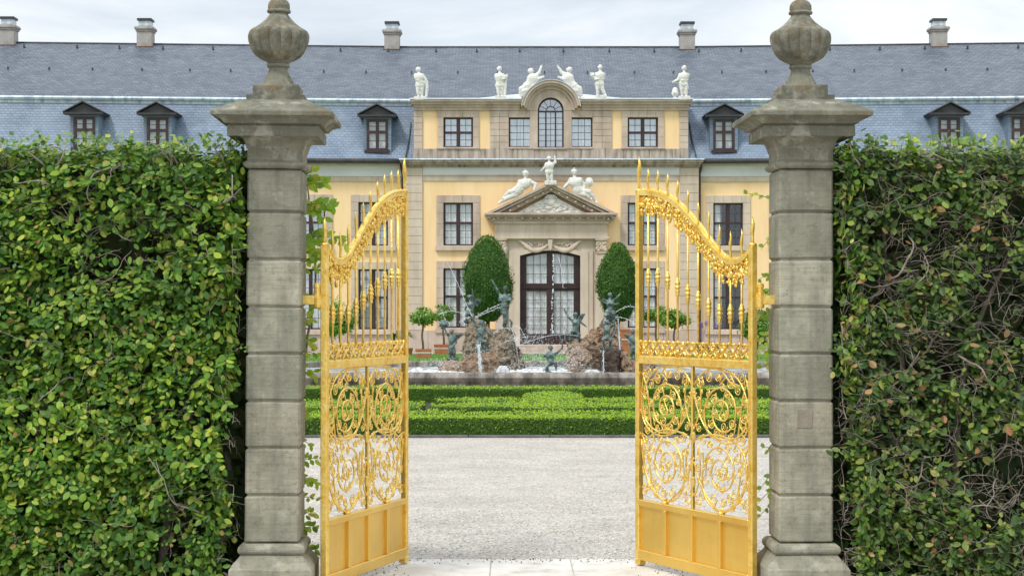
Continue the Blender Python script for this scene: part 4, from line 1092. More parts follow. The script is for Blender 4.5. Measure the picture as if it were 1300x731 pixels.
        m = MB(); spear(m, x, zt-.01, zt+.145+(.03 if u > .55 else 0), .0082); obj('spear_tip', m, M['gold'], bar, local=True, smooth=True)
    # curved top rail and its hanging leaf frieze
    m = MB(); N = 48; P = [(X(i/N), csm(i/N)) for i in range(N+1)]
    for i in range(N):
        (x0, z0), (x1, z1) = P[i], P[i+1]
        h = .034; yv = .016
        m.add([(x0,-yv,z0-h),(x1,-yv,z1-h),(x1,-yv,z1),(x0,-yv,z0),(x0,yv,z0-h),(x1,yv,z1-h),(x1,yv,z1),(x0,yv,z0)], [(0,1,2,3),(4,7,6,5),(3,2,6,7),(0,4,5,1)])
    m.tube([(x,-.012,z+.002) for (x,z) in P], .012, 6)
    obj('curved_rail', m, M['gold'], t, local=True, smooth=True, sharp=40)
    m = MB(); K = 19
    for i in range(K):
        u = (i+.5)/K; x = X(u); z = csm(u)-.030
        sl = (csm(min(1,u+.03))-csm(max(0,u-.03)))/.06
        leafy(m, x, z, .062, rnd); leafy(m, x+rnd.uniform(-.012,.012), z-.052, .060, rnd)
        if abs(sl) < 2 : m.ell((x, 0, z-.128), (.012,.012,.014), 7, 5)
        m.ell((x, -.012, z+.03), (.016,.014,.016), 8, 6)
    for i in range(170):
        u = rnd.random(); x = X(u); z = csm(u)-.03-rnd.random()*.125
        m.ell((x, rnd.uniform(-.016,.016), z), (rnd.uniform(.007,.015),rnd.uniform(.005,.010),rnd.uniform(.008,.018)), 6, 4, Matrix.Rotation(rnd.uniform(-1,1),3,'Y'))
    obj('leaf_frieze', m, M['gold'], t, local=True, smooth=True, sharp=60)
    t.rotation_euler = (0,0,ang)
    # hinge bracket
    s_ = 1 if flipbr else -1
    m = MB()
    br = MB()
    return t
HL = Vector((-1.122,10.15,0)); HR = Vector((1.442,10.15,0))
gL = gate('gilded wrought iron gate leaf hinged on the left pillar, seen more edge on', HL, math.atan2(1.205,.402), True)
gR = gate('gilded wrought iron gate leaf hinged on the right pillar, seen more broadside', HR, math.atan2(1.122,-.595), False)
for g_, H, px, s_ in ((gL, HL, pL.location.x, -1), (gR, HR, pR.location.x, 1)):
    ci, si = math.cos(-g_.rotation_euler.z), math.sin(-g_.rotation_euler.z)
    m = MB(); x1 = px-s_*.155
    m.bev(H.x+s_*.02, x1, H.y-.02, H.y+.02, 1.735, 1.793, .004)
    m.lathe([(.020,1.715),(.026,1.72),(.026,1.80),(.020,1.805),(.020,1.835),(.024,1.84),(.022,1.86),(.008,1.866)], 12, (H.x+s_*.045, H.y))
    m.v = [((v[0]-H.x)*ci-(v[1]-H.y)*si, (v[0]-H.x)*si+(v[1]-H.y)*ci, v[2]) for v in m.v]
    obj('hinge_bracket', m, M['gold'], g_, local=True)
# ================================================================ tall hornbeam hedges
def hedge(x0, x1, label, dry, seed):
    random.seed(seed)
    y0, y1, H = 9.86, 10.75, 2.665
    t = thing('hornbeam_hedge', label, 'hedge', ((x0+x1)/2, (y0+y1)/2, 0))
    inner = x1 if x1 < 0 else x0                 # the end beside the pillar
    sg = 1 if x1 < 0 else -1
    L = MB(); tw = []
    def gap(x, z):                               # 0 = full foliage, 1 = bare twigs
        g = noise.noise(Vector((x*1.9+seed, z*2.2, 3.1)))*.6 + noise.noise(Vector((x*5+seed, z*5.5, 1.7)))*.45
        if dry:
            d = abs(x-inner)
            g += .22*min(1, max(0,(d-.15)/.35)) - .50*max(0,(z-2.28)/.3)*1.0
            if .15 < d < .62 and 1.75 < z < 2.25: g += .30
            if z < .55: g -= .25
        else:
            g += .0
        return g
    def surf(x, z):
        return .085*noise.noise(Vector((x*2.0, z*2.6, seed))) + .075*noise.noise(Vector((x*5, z*6.5, seed+4)))
    def leaf_at(p, out, size):
        nrm = out + Vector((0,0,.55)) + rv(.75); tip = Vector((random.uniform(-.9,.9), -.25, -.75)) + rv(.4)
        add_leaf(L, p, nrm, tip, size, size*random.uniform(.56,.72), random.uniform(.1,.45))
    area = (x1-x0)*H
    def topz(x): return H + .05*noise.noise(Vector((x*2.5,seed,0))) + .045*noise.noise(Vector((x*9,seed,4)))
    def front(x, z, dep):
        e = abs(x-inner); rnd_ = .10*max(0,1-e/.16)**2 + .08*max(0,1-(topz(x)-z)/.14)**2
        return y0+dep+surf(x,z)+rnd_
    N = int(area*(560 if not dry else 520))        # sprays: short shoots with two rows of leaves
    for i in range(N):
        x = random.uniform(x0, x1); z = random.uniform(.02, H)
        if random.random() < (gap(x, z)+.12)*(2.0 if dry else 1.7): continue
        if z > topz(x)-.02 or abs(x-inner) < .13*(1-z/2.5): continue
        dep = random.uniform(.0,.13); d = Vector((random.uniform(-1,1), random.uniform(-.75,-.05), random.uniform(-.75,.25))).normalized()
        p = Vector((x, front(x,z,dep+.05), z)); nl = random.randint(4,8); size = random.choice((random.uniform(.026,.044), random.uniform(.040,.060), random.uniform(.05,.070))); up = Vector((random.uniform(-.3,.3), -.55, .75)); sd = d.cross(up).normalized()
        for k in range(nl):
            q = p + d*(.022*k) - Vector((0,0,.0012*k*k)); sgn = 1 if k % 2 else -1
            q.y = max(q.y, y0-.07)
            add_leaf(L, q, up+rv(.38), d*.55+sd*sgn*.9+Vector((0,0,-.30))+rv(.2), size*random.uniform(.75,1.15), size*random.uniform(.52,.66), random.uniform(.1,.45))
    N = int(area*(1350 if not dry else 950))
    for i in range(N):
        x = random.uniform(x0, x1); z = random.uniform(.02, H)
        if random.random() < (gap(x, z)+.10)*(1.9 if dry else 1.4): continue
        if z > topz(x) or abs(x-inner) < .13*(1-z/2.5): continue
        leaf_at(Vector((x, front(x,z,abs(random.gauss(.03,.08))), z)), Vector((0,-1,0)), random.uniform(.026,.066))
    # top and the end by the pillar
    Lfront = L; L = MB()
    def leaf_at(p, out, size):
        add_leaf(L, p, out + Vector((0,0,.55)) + rv(.75), Vector((random.uniform(-.9,.9), -.25, -.75)) + rv(.4), size, size*random.uniform(.56,.72), random.uniform(.1,.45))
    for i in range(int((x1-x0)*1750)):
        x = random.uniform(x0,x1); y = random.uniform(y0,y1)
        z = H + .05*noise.noise(Vector((x*2.5,seed,0))) + .06*noise.noise(Vector((x*9,y*5,4))) - abs(random.gauss(0,.05))
        leaf_at(Vector((x,y,z)), Vector((0,-.2,1)), random.uniform(.034,.062))
    for i in range(3200):
        y = random.uniform(y0,y1); z = random.uniform(.02,H)
        x = inner + sg*(surf(y*1.3,z)*.9 - .03 + .055*noise.noise(Vector((y*3,z*1.5,seed))) + .055*(z-1.9) - abs(random.gauss(0,.05)))
        if random.random() < noise.noise(Vector((y*4,z*4,seed+9)))+.25: continue
        leaf_at(Vector((x,y,z)), Vector((sg,-.35,0)), random.uniform(.034,.062))
    for i in range(170):                         # young shoots sticking out above the cut
        x = random.uniform(x0,x1); y = random.uniform(y0,y0+.35); z = H+.02
        n = random.randint(1,3)
        for k in range(n): leaf_at(Vector((x+random.uniform(-.02,.02),y,z+.025*k+random.uniform(0,.02))), Vector((random.uniform(-1,1),-.8,.5)), random.uniform(.03,.055))
    obj('young_foliage', L, M['young'], t); obj('foliage', Lfront, M['hornbeam_dry'] if dry else M['hornbeam'], t)
    # inner foliage: closes the hedge behind
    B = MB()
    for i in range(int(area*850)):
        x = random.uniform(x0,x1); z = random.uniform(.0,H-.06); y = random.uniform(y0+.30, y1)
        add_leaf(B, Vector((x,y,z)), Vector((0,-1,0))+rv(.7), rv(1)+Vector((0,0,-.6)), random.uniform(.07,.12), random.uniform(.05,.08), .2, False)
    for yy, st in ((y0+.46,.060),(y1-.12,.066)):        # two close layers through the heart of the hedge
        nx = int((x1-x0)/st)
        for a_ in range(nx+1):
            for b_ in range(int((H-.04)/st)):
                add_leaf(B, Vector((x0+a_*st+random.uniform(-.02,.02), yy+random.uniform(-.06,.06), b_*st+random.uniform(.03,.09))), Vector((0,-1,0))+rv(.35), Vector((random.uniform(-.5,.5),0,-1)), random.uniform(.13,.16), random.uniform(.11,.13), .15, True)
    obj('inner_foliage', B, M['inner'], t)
    # trunks and twigs
    T = MB(); k = int((x1-x0)/.32)
    for i in range(k):
        x = x0+(i+.5)*(x1-x0)/k+random.uniform(-.06,.06)
        pts = wander((x, y0+.42, 0), (0,0,1), 16, .15, .16, .08); pts = [Vector((min(max(p.x,x0+.12),x1-.12), y0+.40+.10*math.sin(p.z*2+i), p.z)) for p in pts]; T.tube(pts, [.030-.0013*j for j in range(17)], 7)
    obj('trunk', T, M['bark'], t, smooth=True)
    G = MB()
    n = int(area*(230 if dry else 80))
    for i in range(n):
        x = random.uniform(x0,x1); z = random.uniform(.1,H-.02)
        if not dry and random.random() > gap(x,z)+.75: continue
        y = y0+random.uniform(.0,.22)+surf(x,z)*.8
        d = Vector((random.uniform(-1,1), random.uniform(-.35,.1), random.uniform(-.35,.45)))
        r0 = random.uniform(.0011,.0027) if random.random() < .95 else random.uniform(.004,.009)
        pts = wander((x,y,z), d, random.randint(6,13), .028 if r0 < .005 else .04, .42)
        pts = [Vector((min(max(p.x, x0+.02), x1-.02), max(p.y, y0-.05), p.z)) for p in pts]
        m_ = len(pts); G.tube(pts, [r0*(1-.6*j/m_) for j in range(m_)], 5)
        for q in range(2):
            j = random.randrange(1,m_-1); pp = wander(pts[j], d+rv(1), random.randint(3,6), .02, .5); G.tube(pp, [r0*.6*(1-.5*a/len(pp)) for a in range(len(pp))], 4)
    for i in range(int((x1-x0)*26)):             # cut woody ends along the top
        x = random.uniform(x0+.03,x1-.03); pts = wander((x, y0+random.uniform(.0,.3), H-.12), (random.uniform(-.8,.8),-.2,.5), 6, .03, .5); G.tube(pts, [.006-.0006*j for j in range(7)], 5)
    obj('twig', G, M['twig'], t, smooth=True)
    return t
hedge(-3.75, -1.60, 'tall clipped hornbeam hedge left of the gates, densely leafy and bright green', False, 31)
hedge(1.925, 3.75, 'tall clipped hornbeam hedge right of the gates with many bare grey twigs showing', True, 57)

# ---------------------------------------------------------------- loose hornbeam shoots behind the pillars
def shoots(label, base, sprays, seed):
    random.seed(seed)
    t = thing('hornbeam_shrub', label, 'shrub', base)
    S = MB(); L = MB()
    zt = max(s[1][2] for s in sprays)
    pts = wander(base, (0,0,1), int(zt/.12), .12, .10, .12); S.tube(pts, [.014-.009*j/len(pts) for j in range(len(pts))], 6)
    for a, b, nl, sz in sprays:
        a = Vector(a); b = Vector(b); mid = (a+b)/2+Vector((0,0,.03))+rv(.015)
        P = [a*(1-q)**2+mid*2*q*(1-q)+b*q*q for q in [k/10 for k in range(11)]]
        S.tube(P, [.0035-.0025*k/10 for k in range(11)], 5)
        for k in range(nl):
            q = (k+.6)/nl; p = P[min(10,int(q*10))]+rv(.012); d = (b-a).normalized(); sd_ = 1 if k % 2 else -1
            side = Vector((-d.z,0,d.x))*sd_
            add_leaf(L, p, Vector((random.uniform(-.4,.4),-1,random.uniform(.2,.8))), d*.6+side*.8+Vector((0,0,-.25))+rv(.25), sz*random.uniform(.75,1.15), sz*.62*random.uniform(.8,1.1), .2)
    obj('stem', S, M['twig'], t, smooth=True); obj('foliage', L, M['twig_leaves'], t)
Yv = 10.42
def P3(x, y, Y=Yv): return tuple(W(x,y,Y))
sp_ = []
for (ax,ay,bx,by,n,sz) in [(384,262,428,262,9,.052),(384,240,418,232,8,.05),(384,232,402,222,6,.048),(384,252,415,278,8,.05),(384,310,410,300,6,.062),(384,318,404,326,5,.055),
        (400,300,442,312,6,.05),(384,336,408,330,6,.05),(384,346,404,344,5,.05),(386,270,404,262,6,.05),(384,372,402,392,5,.05),(384,412,400,404,5,.05),(384,425,402,438,6,.055),(384,448,404,452,5,.05),
        (384,468,400,476,4,.05),(384,560,396,566,4,.045),(384,588,406,584,6,.05),(384,604,402,616,6,.05),(384,634,403,634,5,.042),(384,658,400,650,5,.05),(384,672,404,672,7,.055),(384,695,400,702,6,.05),(384,705,402,696,5,.05),(384,520,394,528,4,.045)]:
    sp_.append((P3(ax-4,ay), P3(bx,by), n+(7 if ay < 330 else random.randint(1,5)), sz*(1.2 if ay < 330 else .95)))
shoots('leafy green shoots reaching out from behind the left pillar', P3(378,390)[:2]+(0,), sp_, 5)
sp_ = []
for (ax,ay,bx,by,n,sz) in [(978,254,944,246,5,.045),(978,300,966,318,3,.045),(978,352,962,356,4,.045),(978,366,964,380,4,.05),(978,402,962,398,4,.055),(978,425,960,432,5,.055),(978,440,964,450,5,.055),(978,462,966,470,3,.05),
        (978,574,966,570,3,.04),(978,600,962,626,3,.045),(978,620,958,644,4,.05),(978,640,960,660,3,.045)]:
    sp_.append((P3(ax+4,ay), P3(bx,by), n, sz))
shoots('few yellow green shoots poking past the right pillar', P3(1016,390)[:2]+(0,), sp_, 8)
# ================================================================ parterre of low box hedges
def in_poly(x, y, P):
    c = False; n = len(P)
    for i in range(n):
        (x0,y0),(x1,y1) = P[i], P[(i+1)%n]
        if (y0 > y) != (y1 > y) and x < (x1-x0)*(y-y0)/(y1-y0)+x0: c = not c
    return c
def box_hedge(poly, h, label, dens=700, seed=1, cell=.09, group='low box hedges of the parterre'):
    random.seed(seed)
    xs = [p[0] for p in poly]; ys = [p[1] for p in poly]
    t = thing('box_hedge', label, 'box hedge', (sum(xs)/len(xs), sum(ys)/len(ys), 0), group)
    c = MB()
    # core: straight sides with a slightly uneven top
    n = len(poly); m = []
    for i in range(n):
        a = Vector(poly[i]); b = Vector(poly[(i+1)%n]); k = max(1,int((b-a).length/.25))
        for j in range(k): m.append(a+(b-a)*j/k)
    n = len(m); cx = Vector((sum(p.x for p in m)/n, sum(p.y for p in m)/n))
    def inset(p, d):
        q = cx-p; return p + q.normalized()*d if q.length > d else p
    lo = [(p.x,p.y,0) for p in m]; mi = [(p.x,p.y,h-.05) for p in m]; hi = [(inset(p,.035).x, inset(p,.035).y, h-.018) for p in m]
    c.v = lo+mi+hi
    for i in range(n):
        j = (i+1)%n; c.f.append((i,j,n+j,n+i)); c.f.append((n+i,n+j,2*n+j,2*n+i))
    c.f.append(tuple(range(2*n,3*n)))
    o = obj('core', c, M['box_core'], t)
    L = MB(); SD = MB()
    x0,x1,y0,y1 = min(xs),max(xs),min(ys),max(ys)
    cnt = int((x1-x0)*(y1-y0)*dens)
    for i in range(cnt):
        x = random.uniform(x0,x1); y = random.uniform(y0,y1)
        if not in_poly(x,y,poly): continue
        z = h-.012+.018*noise.noise(Vector((x*3,y*3,seed)))+.022*noise.noise(Vector((x*9,y*9,seed)))+random.gauss(0,.008)
        s = random.uniform(.022,.04)
        add_leaf(L, Vector((x,y,z)), Vector((random.uniform(-.8,.8),random.uniform(-1.0,.5),.8)), rv(1)+Vector((0,0,.5)), s, s*.62, .2, False)
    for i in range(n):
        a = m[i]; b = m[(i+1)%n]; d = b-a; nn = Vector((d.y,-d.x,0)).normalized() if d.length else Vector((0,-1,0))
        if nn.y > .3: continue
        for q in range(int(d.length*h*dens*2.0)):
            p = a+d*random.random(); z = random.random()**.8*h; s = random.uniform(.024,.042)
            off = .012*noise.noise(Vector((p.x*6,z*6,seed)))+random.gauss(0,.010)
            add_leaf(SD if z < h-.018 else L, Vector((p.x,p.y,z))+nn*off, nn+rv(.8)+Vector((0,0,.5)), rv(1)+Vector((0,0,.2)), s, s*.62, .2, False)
    obj('top_foliage', L, M['box'], t); obj('side_foliage', SD, M['box_old_shaded'], t)
    return t
X0, X1 = -6.4, 7.2
box_hedge([(X0,22.5),(X1,22.5),(X1,23.25),(X0,23.25)], .262, 'long straight box hedge along the dark kerb at the edge of the gravel', 1500, 1)
box_hedge([(X0,30.6),(X1,30.6),(X1,31.7),(X0,31.7)], .262, 'long straight box hedge right below the fountain rim', 600, 2)
def rect(x0,x1,y0,y1): return [(x0,y0),(x1,y0),(x1,y1),(x0,y1)]
def PX(x, Y): return WX(x, Y)
GP = 'ornamental box hedge beds of the parterre'
# (photo x range at that depth) -> real polygons; scrolls of box with narrow gaps between
box_hedge([(X0,23.75),(PX(575,24),23.75),(PX(590,24),24.35),(X0,24.35)], .25, 'narrow straight box hedge bed just behind the front hedge, by the left gate leaf', 900, 3, group=GP)
P = [(PX(600,24),23.6)]+[(PX(600+230*k/12,24),23.62+.10*math.sin(k)) for k in range(1,12)]+[(PX(830,24.6),23.7),(PX(835,24.6),24.05),(PX(715,24.6),24.25),(PX(600,24.6),24.0)]
box_hedge(P, .255, 'wavy box hedge bed touching the front hedge, midway between the gate leaves', 900, 4, group=GP)
P = [(PX(840,24),23.8),(X1,23.8),(X1,24.5),(PX(840,24.6),24.5)]
box_hedge(P, .25, 'narrow box hedge bed just behind the front hedge, seen through the right gate leaf', 900, 5, group=GP)
def blobpoly(cx, cy, rx, ry, n=26, lob=5, amp=.12, ph=0): return [(cx+rx*(1+amp*math.sin(lob*2*PI*k/n+ph))*math.cos(2*PI*k/n), cy+ry*(1+amp*math.sin(lob*2*PI*k/n+ph))*math.sin(2*PI*k/n)) for k in range(n)]
# big scrolled bed in the middle
P = [(PX(552,25.6),25.2),(PX(600,25.4),25.0),(PX(640,25.4),25.15),(PX(670,25.4),24.75),(PX(700,25.4),24.7),(PX(730,25.4),24.78),(PX(760,25.4),25.15),(PX(800,25.4),24.95),(PX(845,25.6),25.2),(PX(850,26),25.9),(PX(800,26.8),26.35),(PX(742,26.8),26.5),(PX(735,29.5),29.0),(PX(716,29.8),29.75),(PX(690,29.8),29.75),(PX(668,29.5),29.0),(PX(660,26.8),26.5),(PX(600,26.8),26.35),(PX(548,26.2),25.8)]
box_hedge(P, .258, 'broad scrolled box bed in the centre of the parterre with a tongue towards the fountain', 800, 6, group=GP)
P = [(PX(556,26.6),26.9),(PX(600,27),26.7),(PX(655,27),26.95),(PX(662,27.4),27.3),(PX(655,27.6),27.7),(PX(600,27.8),27.75),(PX(553,27.5),27.3)]
box_hedge(P, .255, 'rounded box bed left of the central tongue of the parterre', 700, 7, group=GP)
P = [(PX(748,27),26.95),(PX(800,27),26.7),(PX(862,27),26.95),(PX(868,27.4),27.4),(PX(800,27.8),27.75),(PX(752,27.6),27.7),(PX(742,27.4),27.3)]
box_hedge(P, .255, 'rounded box bed right of the central tongue of the parterre', 700, 8, group=GP)
box_hedge([(X0,24.9),(PX(535,25.5),24.9),(PX(538,26),25.7),(PX(540,26.6),26.5),(PX(500,26.8),26.8),(PX(400,27),27.0),(X0,27.0)], .255, 'large box bed at the left of the parterre, behind the left gate leaf', 600, 9, group=GP)
box_hedge([(PX(862,25.5),25.0),(X1,24.9),(X1,27.4),(PX(905,27.6),27.5),(PX(885,27.2),27.0),(PX(865,26.5),25.9)], .255, 'large box bed at the right of the parterre, behind the right gate leaf', 600, 10, group=GP)
# pale dots of dry clippings between the beds are left to the soil

# ================================================================ fountain basin
YF = 33.0
t = thing('fountain_basin', 'wide low stone fountain basin with a rounded rim, full of water', 'fountain', (.7, 37.0, 0))
def basin_outline(g):
    x0,x1,y0,y1 = -6.0-g, 7.4+g, 33.25-g, 40.6-(-g); c = 1.6+g*.6
    return [(x0+c,y0),(x1-c,y0),(x1,y0+c),(x1,y1-c),(x1-c,y1),(x0+c,y1),(x0,y1-c),(x0,y0+c)]
rp = [(.0,.0),(.0,.20),(.025,.225),(.02,.235),(.05,.25),(.10,.29),(.125,.34),(.10,.395),(.03,.43),(-.14,.44),(-.20,.42),(-.22,.30),(-.22,.0)]
m = MB(); n = len(rp)
def ring_pts(g, z, seg=12):
    P = basin_outline(g); out = []
    for i in range(8):
        a = P[i]; b = P[(i+1)%8]
        for k in range(seg): out.append((a[0]+(b[0]-a[0])*k/seg, a[1]+(b[1]-a[1])*k/seg, z))
    return out
rings = [ring_pts(g,z) for (g,z) in rp]; k = len(rings[0])
for r_ in rings: m.v.extend(r_)
for i in range(n-1):
    for j in range(k): m.f.append((i*k+j, i*k+(j+1)%k, (i+1)*k+(j+1)%k, (i+1)*k+j))
nf = len(m.f)                                                # joints between the rim stones
for i in range(-5,7):
    x = i*1.13+.35; P = [(x, 33.25-g-.0025, z) for (g,z) in rp[:10]]
    m.tube(P, .006, 4)
rim = obj('rim', m, M['rim'], t, smooth=True, sharp=45); rim.data.materials.append(M['grit'])
for p_ in rim.data.polygons[nf:]: p_.material_index = 1
m = MB()                                                     # water sheet with small waves
NX, NY = 110, 60; P8 = basin_outline(-.15)
for j in range(NY+1):
    for i in range(NX+1):
        x = -5.85+13.1*i/NX; y = 33.4+7.05*j/NY
        z = .30+.012*noise.noise(Vector((x*2.5,y*3,0)))+.010*noise.noise(Vector((x*7,y*8,3)))
        m.v.append((x,y,z))
for j in range(NY):
    for i in range(NX):
        a = j*(NX+1)+i; x, y, _ = m.v[a]
        if in_poly(x+.06,y+.09,P8): m.f.append((a,a+1,a+NX+2,a+NX+1))
tag(obj('water', m, M['water'], smooth=True), kind='structure')

# ---------------------------------------------------------------- tufa rocks in the basin
def remesh(o, vox, smooth=True):
    md = o.modifiers.new('r', 'REMESH'); md.mode = 'VOXEL'; md.voxel_size = vox; md.use_smooth_shade = smooth
    dg = bpy.context.evaluated_depsgraph_get(); me = bpy.data.meshes.new_from_object(o.evaluated_get(dg))
    mats = [mm for mm in o.data.materials]; o.modifiers.clear(); old = o.data; o.data = me
    if not me.materials:
        for mm in mats: me.materials.append(mm)
    bpy.data.meshes.remove(old); return o
def rock(label, outline, Y, dep, mat, seed, amp=.10):
    """outline of the rock from the photograph, built as a boulder with its own depth"""
    random.seed(seed)
    m = MB(); pts = [(WX(x,Y), WZ(y,Y)) for (x,y) in outline]
    zb_ = min(p[1] for p in pts); cx = sum(p[0] for p in pts)/len(pts); zm = max(p[1] for p in pts)
    n = len(pts); NL = 7
    for l in range(NL):
        q = -1+2*l/(NL-1); k = (1-.55*abs(q)**2.2)
        for (x,z) in pts: m.v.append((cx+(x-cx)*k, Y+q*dep, zb_+(z-zb_)*(.35+.65*k)))
    for l in range(NL-1):
        for i in range(n): a = l*n+i; b = l*n+(i+1)%n; m.f.append((a,b,b+n,a+n))
    m.f.append(tuple(range(n))[::-1]); m.f.append(tuple(range((NL-1)*n, NL*n)))
    o = obj('tufa_rock', m, mat); recalc(o); remesh(o, .03, False)
    for v in o.data.vertices:
        c = v.co; s = Vector((seed*3.1,0,0))
        vd = noise.voronoi(c*3.2+s)[0]; vd2 = noise.voronoi(c*8+s)[0]
        d = amp*2.2*(vd[1]-vd[0]-.3)+amp*1.0*(vd2[1]-vd2[0]-.3)+amp*.5*noise.noise(c*2.2+s)+amp*.9*noise.noise(c*6+s)+amp*.7*noise.noise(c*15+s)
        nn = v.normal; v.co = c+nn*d
    o.data.update(); rebase(o)
    tag(o, label, 'rock', 'tufa rocks in the fountain'); return o
rock('low brown ledge of tufa at the far left of the fountain', [(556,476),(557,462),(563,457),(578,456),(592,458),(600,464),(606,476)], 36.9, .5, M['rock'], 1, .05)
rock('tall upright slab of tufa at the back left of the fountain', [(584,476),(588,440),(592,412),(596,402),(604,403),(612,410),(622,416),(632,425),(634,476)], 39.2, .45, M['rock_grey'], 2, .07)
rock('reddish tufa block with the seated figure, front of the left fountain group', [(590,478),(592,458),(599,448),(612,446),(626,445),(633,450),(637,478)], 36.6, .42, M['rock'], 3, .05)
rock('pointed grey tufa peak under the tallest bronze figure', [(612,476),(622,440),(628,425),(633,417),(640,415),(648,418),(653,432),(658,446),(664,460),(669,476)], 38.1, .6, M['rock_grey'], 4, .08)
rock('tufa boulder with the waving figure on the right of the fountain', [(716,476),(718,452),(720,436),(726,431),(738,431),(746,428),(758,440),(764,476)], 37.6, .5, M['rock'], 5, .07)
rock('rusty sloping tufa rock at the back right of the fountain', [(738,476),(740,432),(748,422),(758,415),(766,409),(776,407),(784,416),(789,440),(792,476)], 39.3, .5, M['rock'], 6, .07)
rock('dark wet tufa block under the crouching figure', [(758,477),(760,452),(764,444),(780,443),(787,446),(789,477)], 36.7, .4, M['rock_wet'], 7, .05)
rock('brown tufa ledge at the right end of the fountain group', [(782,478),(785,456),(792,447),(800,455),(814,457),(830,460),(836,478)], 36.9, .5, M['rock'], 8, .05)

# ================================================================ figures
VOX_B, VOX_W = .011, .0135
def figure(name, label, cat, mat, Y, J, hr, group=None, female=False, helmet=False, curly=True, wings=(), extra=None, depth=None, vox=.011, hairlen=0, plinth=None, drape=(), pmat=None):
    """statue from joints given as photo pixels (x, y[, metres nearer the camera]); hr = head radius in pixels"""
    s = Y/F; px = lambda r: r*s; fat = 1.42 if mat is M['white'] else 1.14
    def P(k):
        v = J[k]; return W(v[0], v[1], Y) + Vector((0, -(v[2]*s if len(v) > 2 else 0), 0))
    m = MB(); r = px(hr)
    hd, nk, ch, pv = P('head'), P('neck'), P('chest'), P('pelvis')
    ax = Vector((1,0,0))
    # trunk: broad chest, narrower waist, hips
    wst = (ch+pv)/2
    for c_, rx, ry, rz in ((ch, 1.45, 1.0, 1.25), ((ch+wst)/2, 1.28, .95, 1.0), (wst, 1.10, .90, 1.0), ((wst+pv)/2, 1.18, .95, 1.0), (pv, 1.38, 1.05, 1.05)):
        m.ell(c_, (r*rx*fat, r*ry*fat, r*rz*fat), 12, 8)
    m.cap(nk, ch+(nk-ch)*.3, r*.56, r*.8)
    m.cap(hd, nk, r*.55, r*.56)
    # head: skull, jaw, nose, brow, mouth, ears
    face = Vector((J.get('look', 0)*.6, -1, -.05)).normalized(); up = (hd-nk).normalized()
    if (hd-nk).length < 1e-5: up = Vector((0,0,1))
    sd_ = face.cross(up).normalized()
    m.ell(hd, (r*.84, r*.93, r*1.05), 14, 10)
    m.ell(hd+face*r*.28-up*r*.48, (r*.55, r*.55, r*.45), 10, 8)
    m.ell(hd+face*r*.98-up*r*.10, (r*.16, r*.22, r*.26), 8, 6)
    m.ell(hd+face*r*.80+up*r*.22, (r*.52, r*.2, r*.13), 8, 6)
    m.ell(hd+face*r*.84-up*r*.47, (r*.25, r*.14, r*.09), 8, 6)
    for q in (-1,1): m.ell(hd+sd_*q*r*.88-up*r*.05, (r*.12, r*.18, r*.26), 8, 6); m.ell(hd+sd_*q*r*.33+face*r*.82+up*r*.04, r*.11, 7, 5)
    # hair
    rr = random.Random(int(J['head'][0]*7)+3)
    for i in range(26):
        a = rr.uniform(0,2*PI); b = rr.uniform(-.35,1.0); q = math.sqrt(max(0,1-b*b))
        d = sd_*(math.cos(a)*q)+face*(math.sin(a)*q)+up*b
        if d.dot(face) > .45 and b < .45: continue
        m.ell(hd+d*r*.90, r*rr.uniform(.20,.32), 7, 5)
    if hairlen: m.cap(hd-face*r*.6, ch-face*r*.8, r*.55, r*.35)
    if helmet:
        m.ell(hd+up*r*.35, (r*1.05,r*1.1,r*.8), 12, 8); m.cap(hd+up*r*1.2-face*r*.8, hd+up*r*1.35+face*r*.6, r*.22, r*.26)
    def arm(S, El, Hn, k=1.18*fat):
        m.ell(S, r*.58*k, 9, 7); m.cap(S, ch+(S-ch)*.35, r*.5*k, r*.7*k); m.cap(S, El, r*.46*k, r*.36*k); m.cap(El, Hn, r*.36*k, r*.25*k)
        d = (Hn-El)
        if d.length < 1e-5: d = Vector((0,0,1))
        d.normalize(); u_ = d.cross(Vector((0,1,0)))
        if u_.length < .2: u_ = Vector((1,0,0))
        u_.normalize()
        pc = Hn+d*r*.30; m.ell(pc, (r*.30,r*.2,r*.34), 8, 6)
        for f in range(4):
            o = u_*((f-1.5)*r*.17); L_ = r*(.52,.62,.58,.44)[f]; kn = pc+o+d*(r*.24+L_*.5)
            m.cap(pc+o*.9+d*r*.15, kn, r*.095, r*.09, 6); m.cap(kn, kn+d*L_*.4+Vector((0,-1,0))*L_*.35, r*.09, r*.075, 6)
        m.cap(pc+u_*r*.2-d*r*.1, pc+u_*r*.5+d*r*.22, r*.10, r*.085, 6)
    def leg(Hp, Kn, Ft, k=1.05*fat):
        m.cap(Hp, Kn, r*.80*k, r*.50*k); m.cap(Kn, Kn+(Ft-Kn)*.45, r*.50*k, r*.48*k); m.cap(Kn+(Ft-Kn)*.4, Ft, r*.48*k, r*.28*k)
        m.cap(Ft, Ft+Vector((0,-r*.8,-r*.12)), r*.30*k, r*.20*k)
        for f in range(5): m.ell(Ft+Vector(((f-2)*r*.13,-r*.98,-r*.16)), r*.10, 6, 4)
    for a in ('armL','armR'):
        if a in J:
            q = [W(v[0],v[1],Y)+Vector((0,-(v[2]*s if len(v) > 2 else 0),0)) for v in J[a]]; arm(*q)
    for a in ('legL','legR'):
        if a in J:
            q = [W(v[0],v[1],Y)+Vector((0,-(v[2]*s if len(v) > 2 else 0),0)) for v in J[a]]; leg(*q)
    if female:
        for q in (-1,1): m.ell(ch+sd_*q*r*.55+face*r*.8-up*r*.1, r*.5, 8, 6)
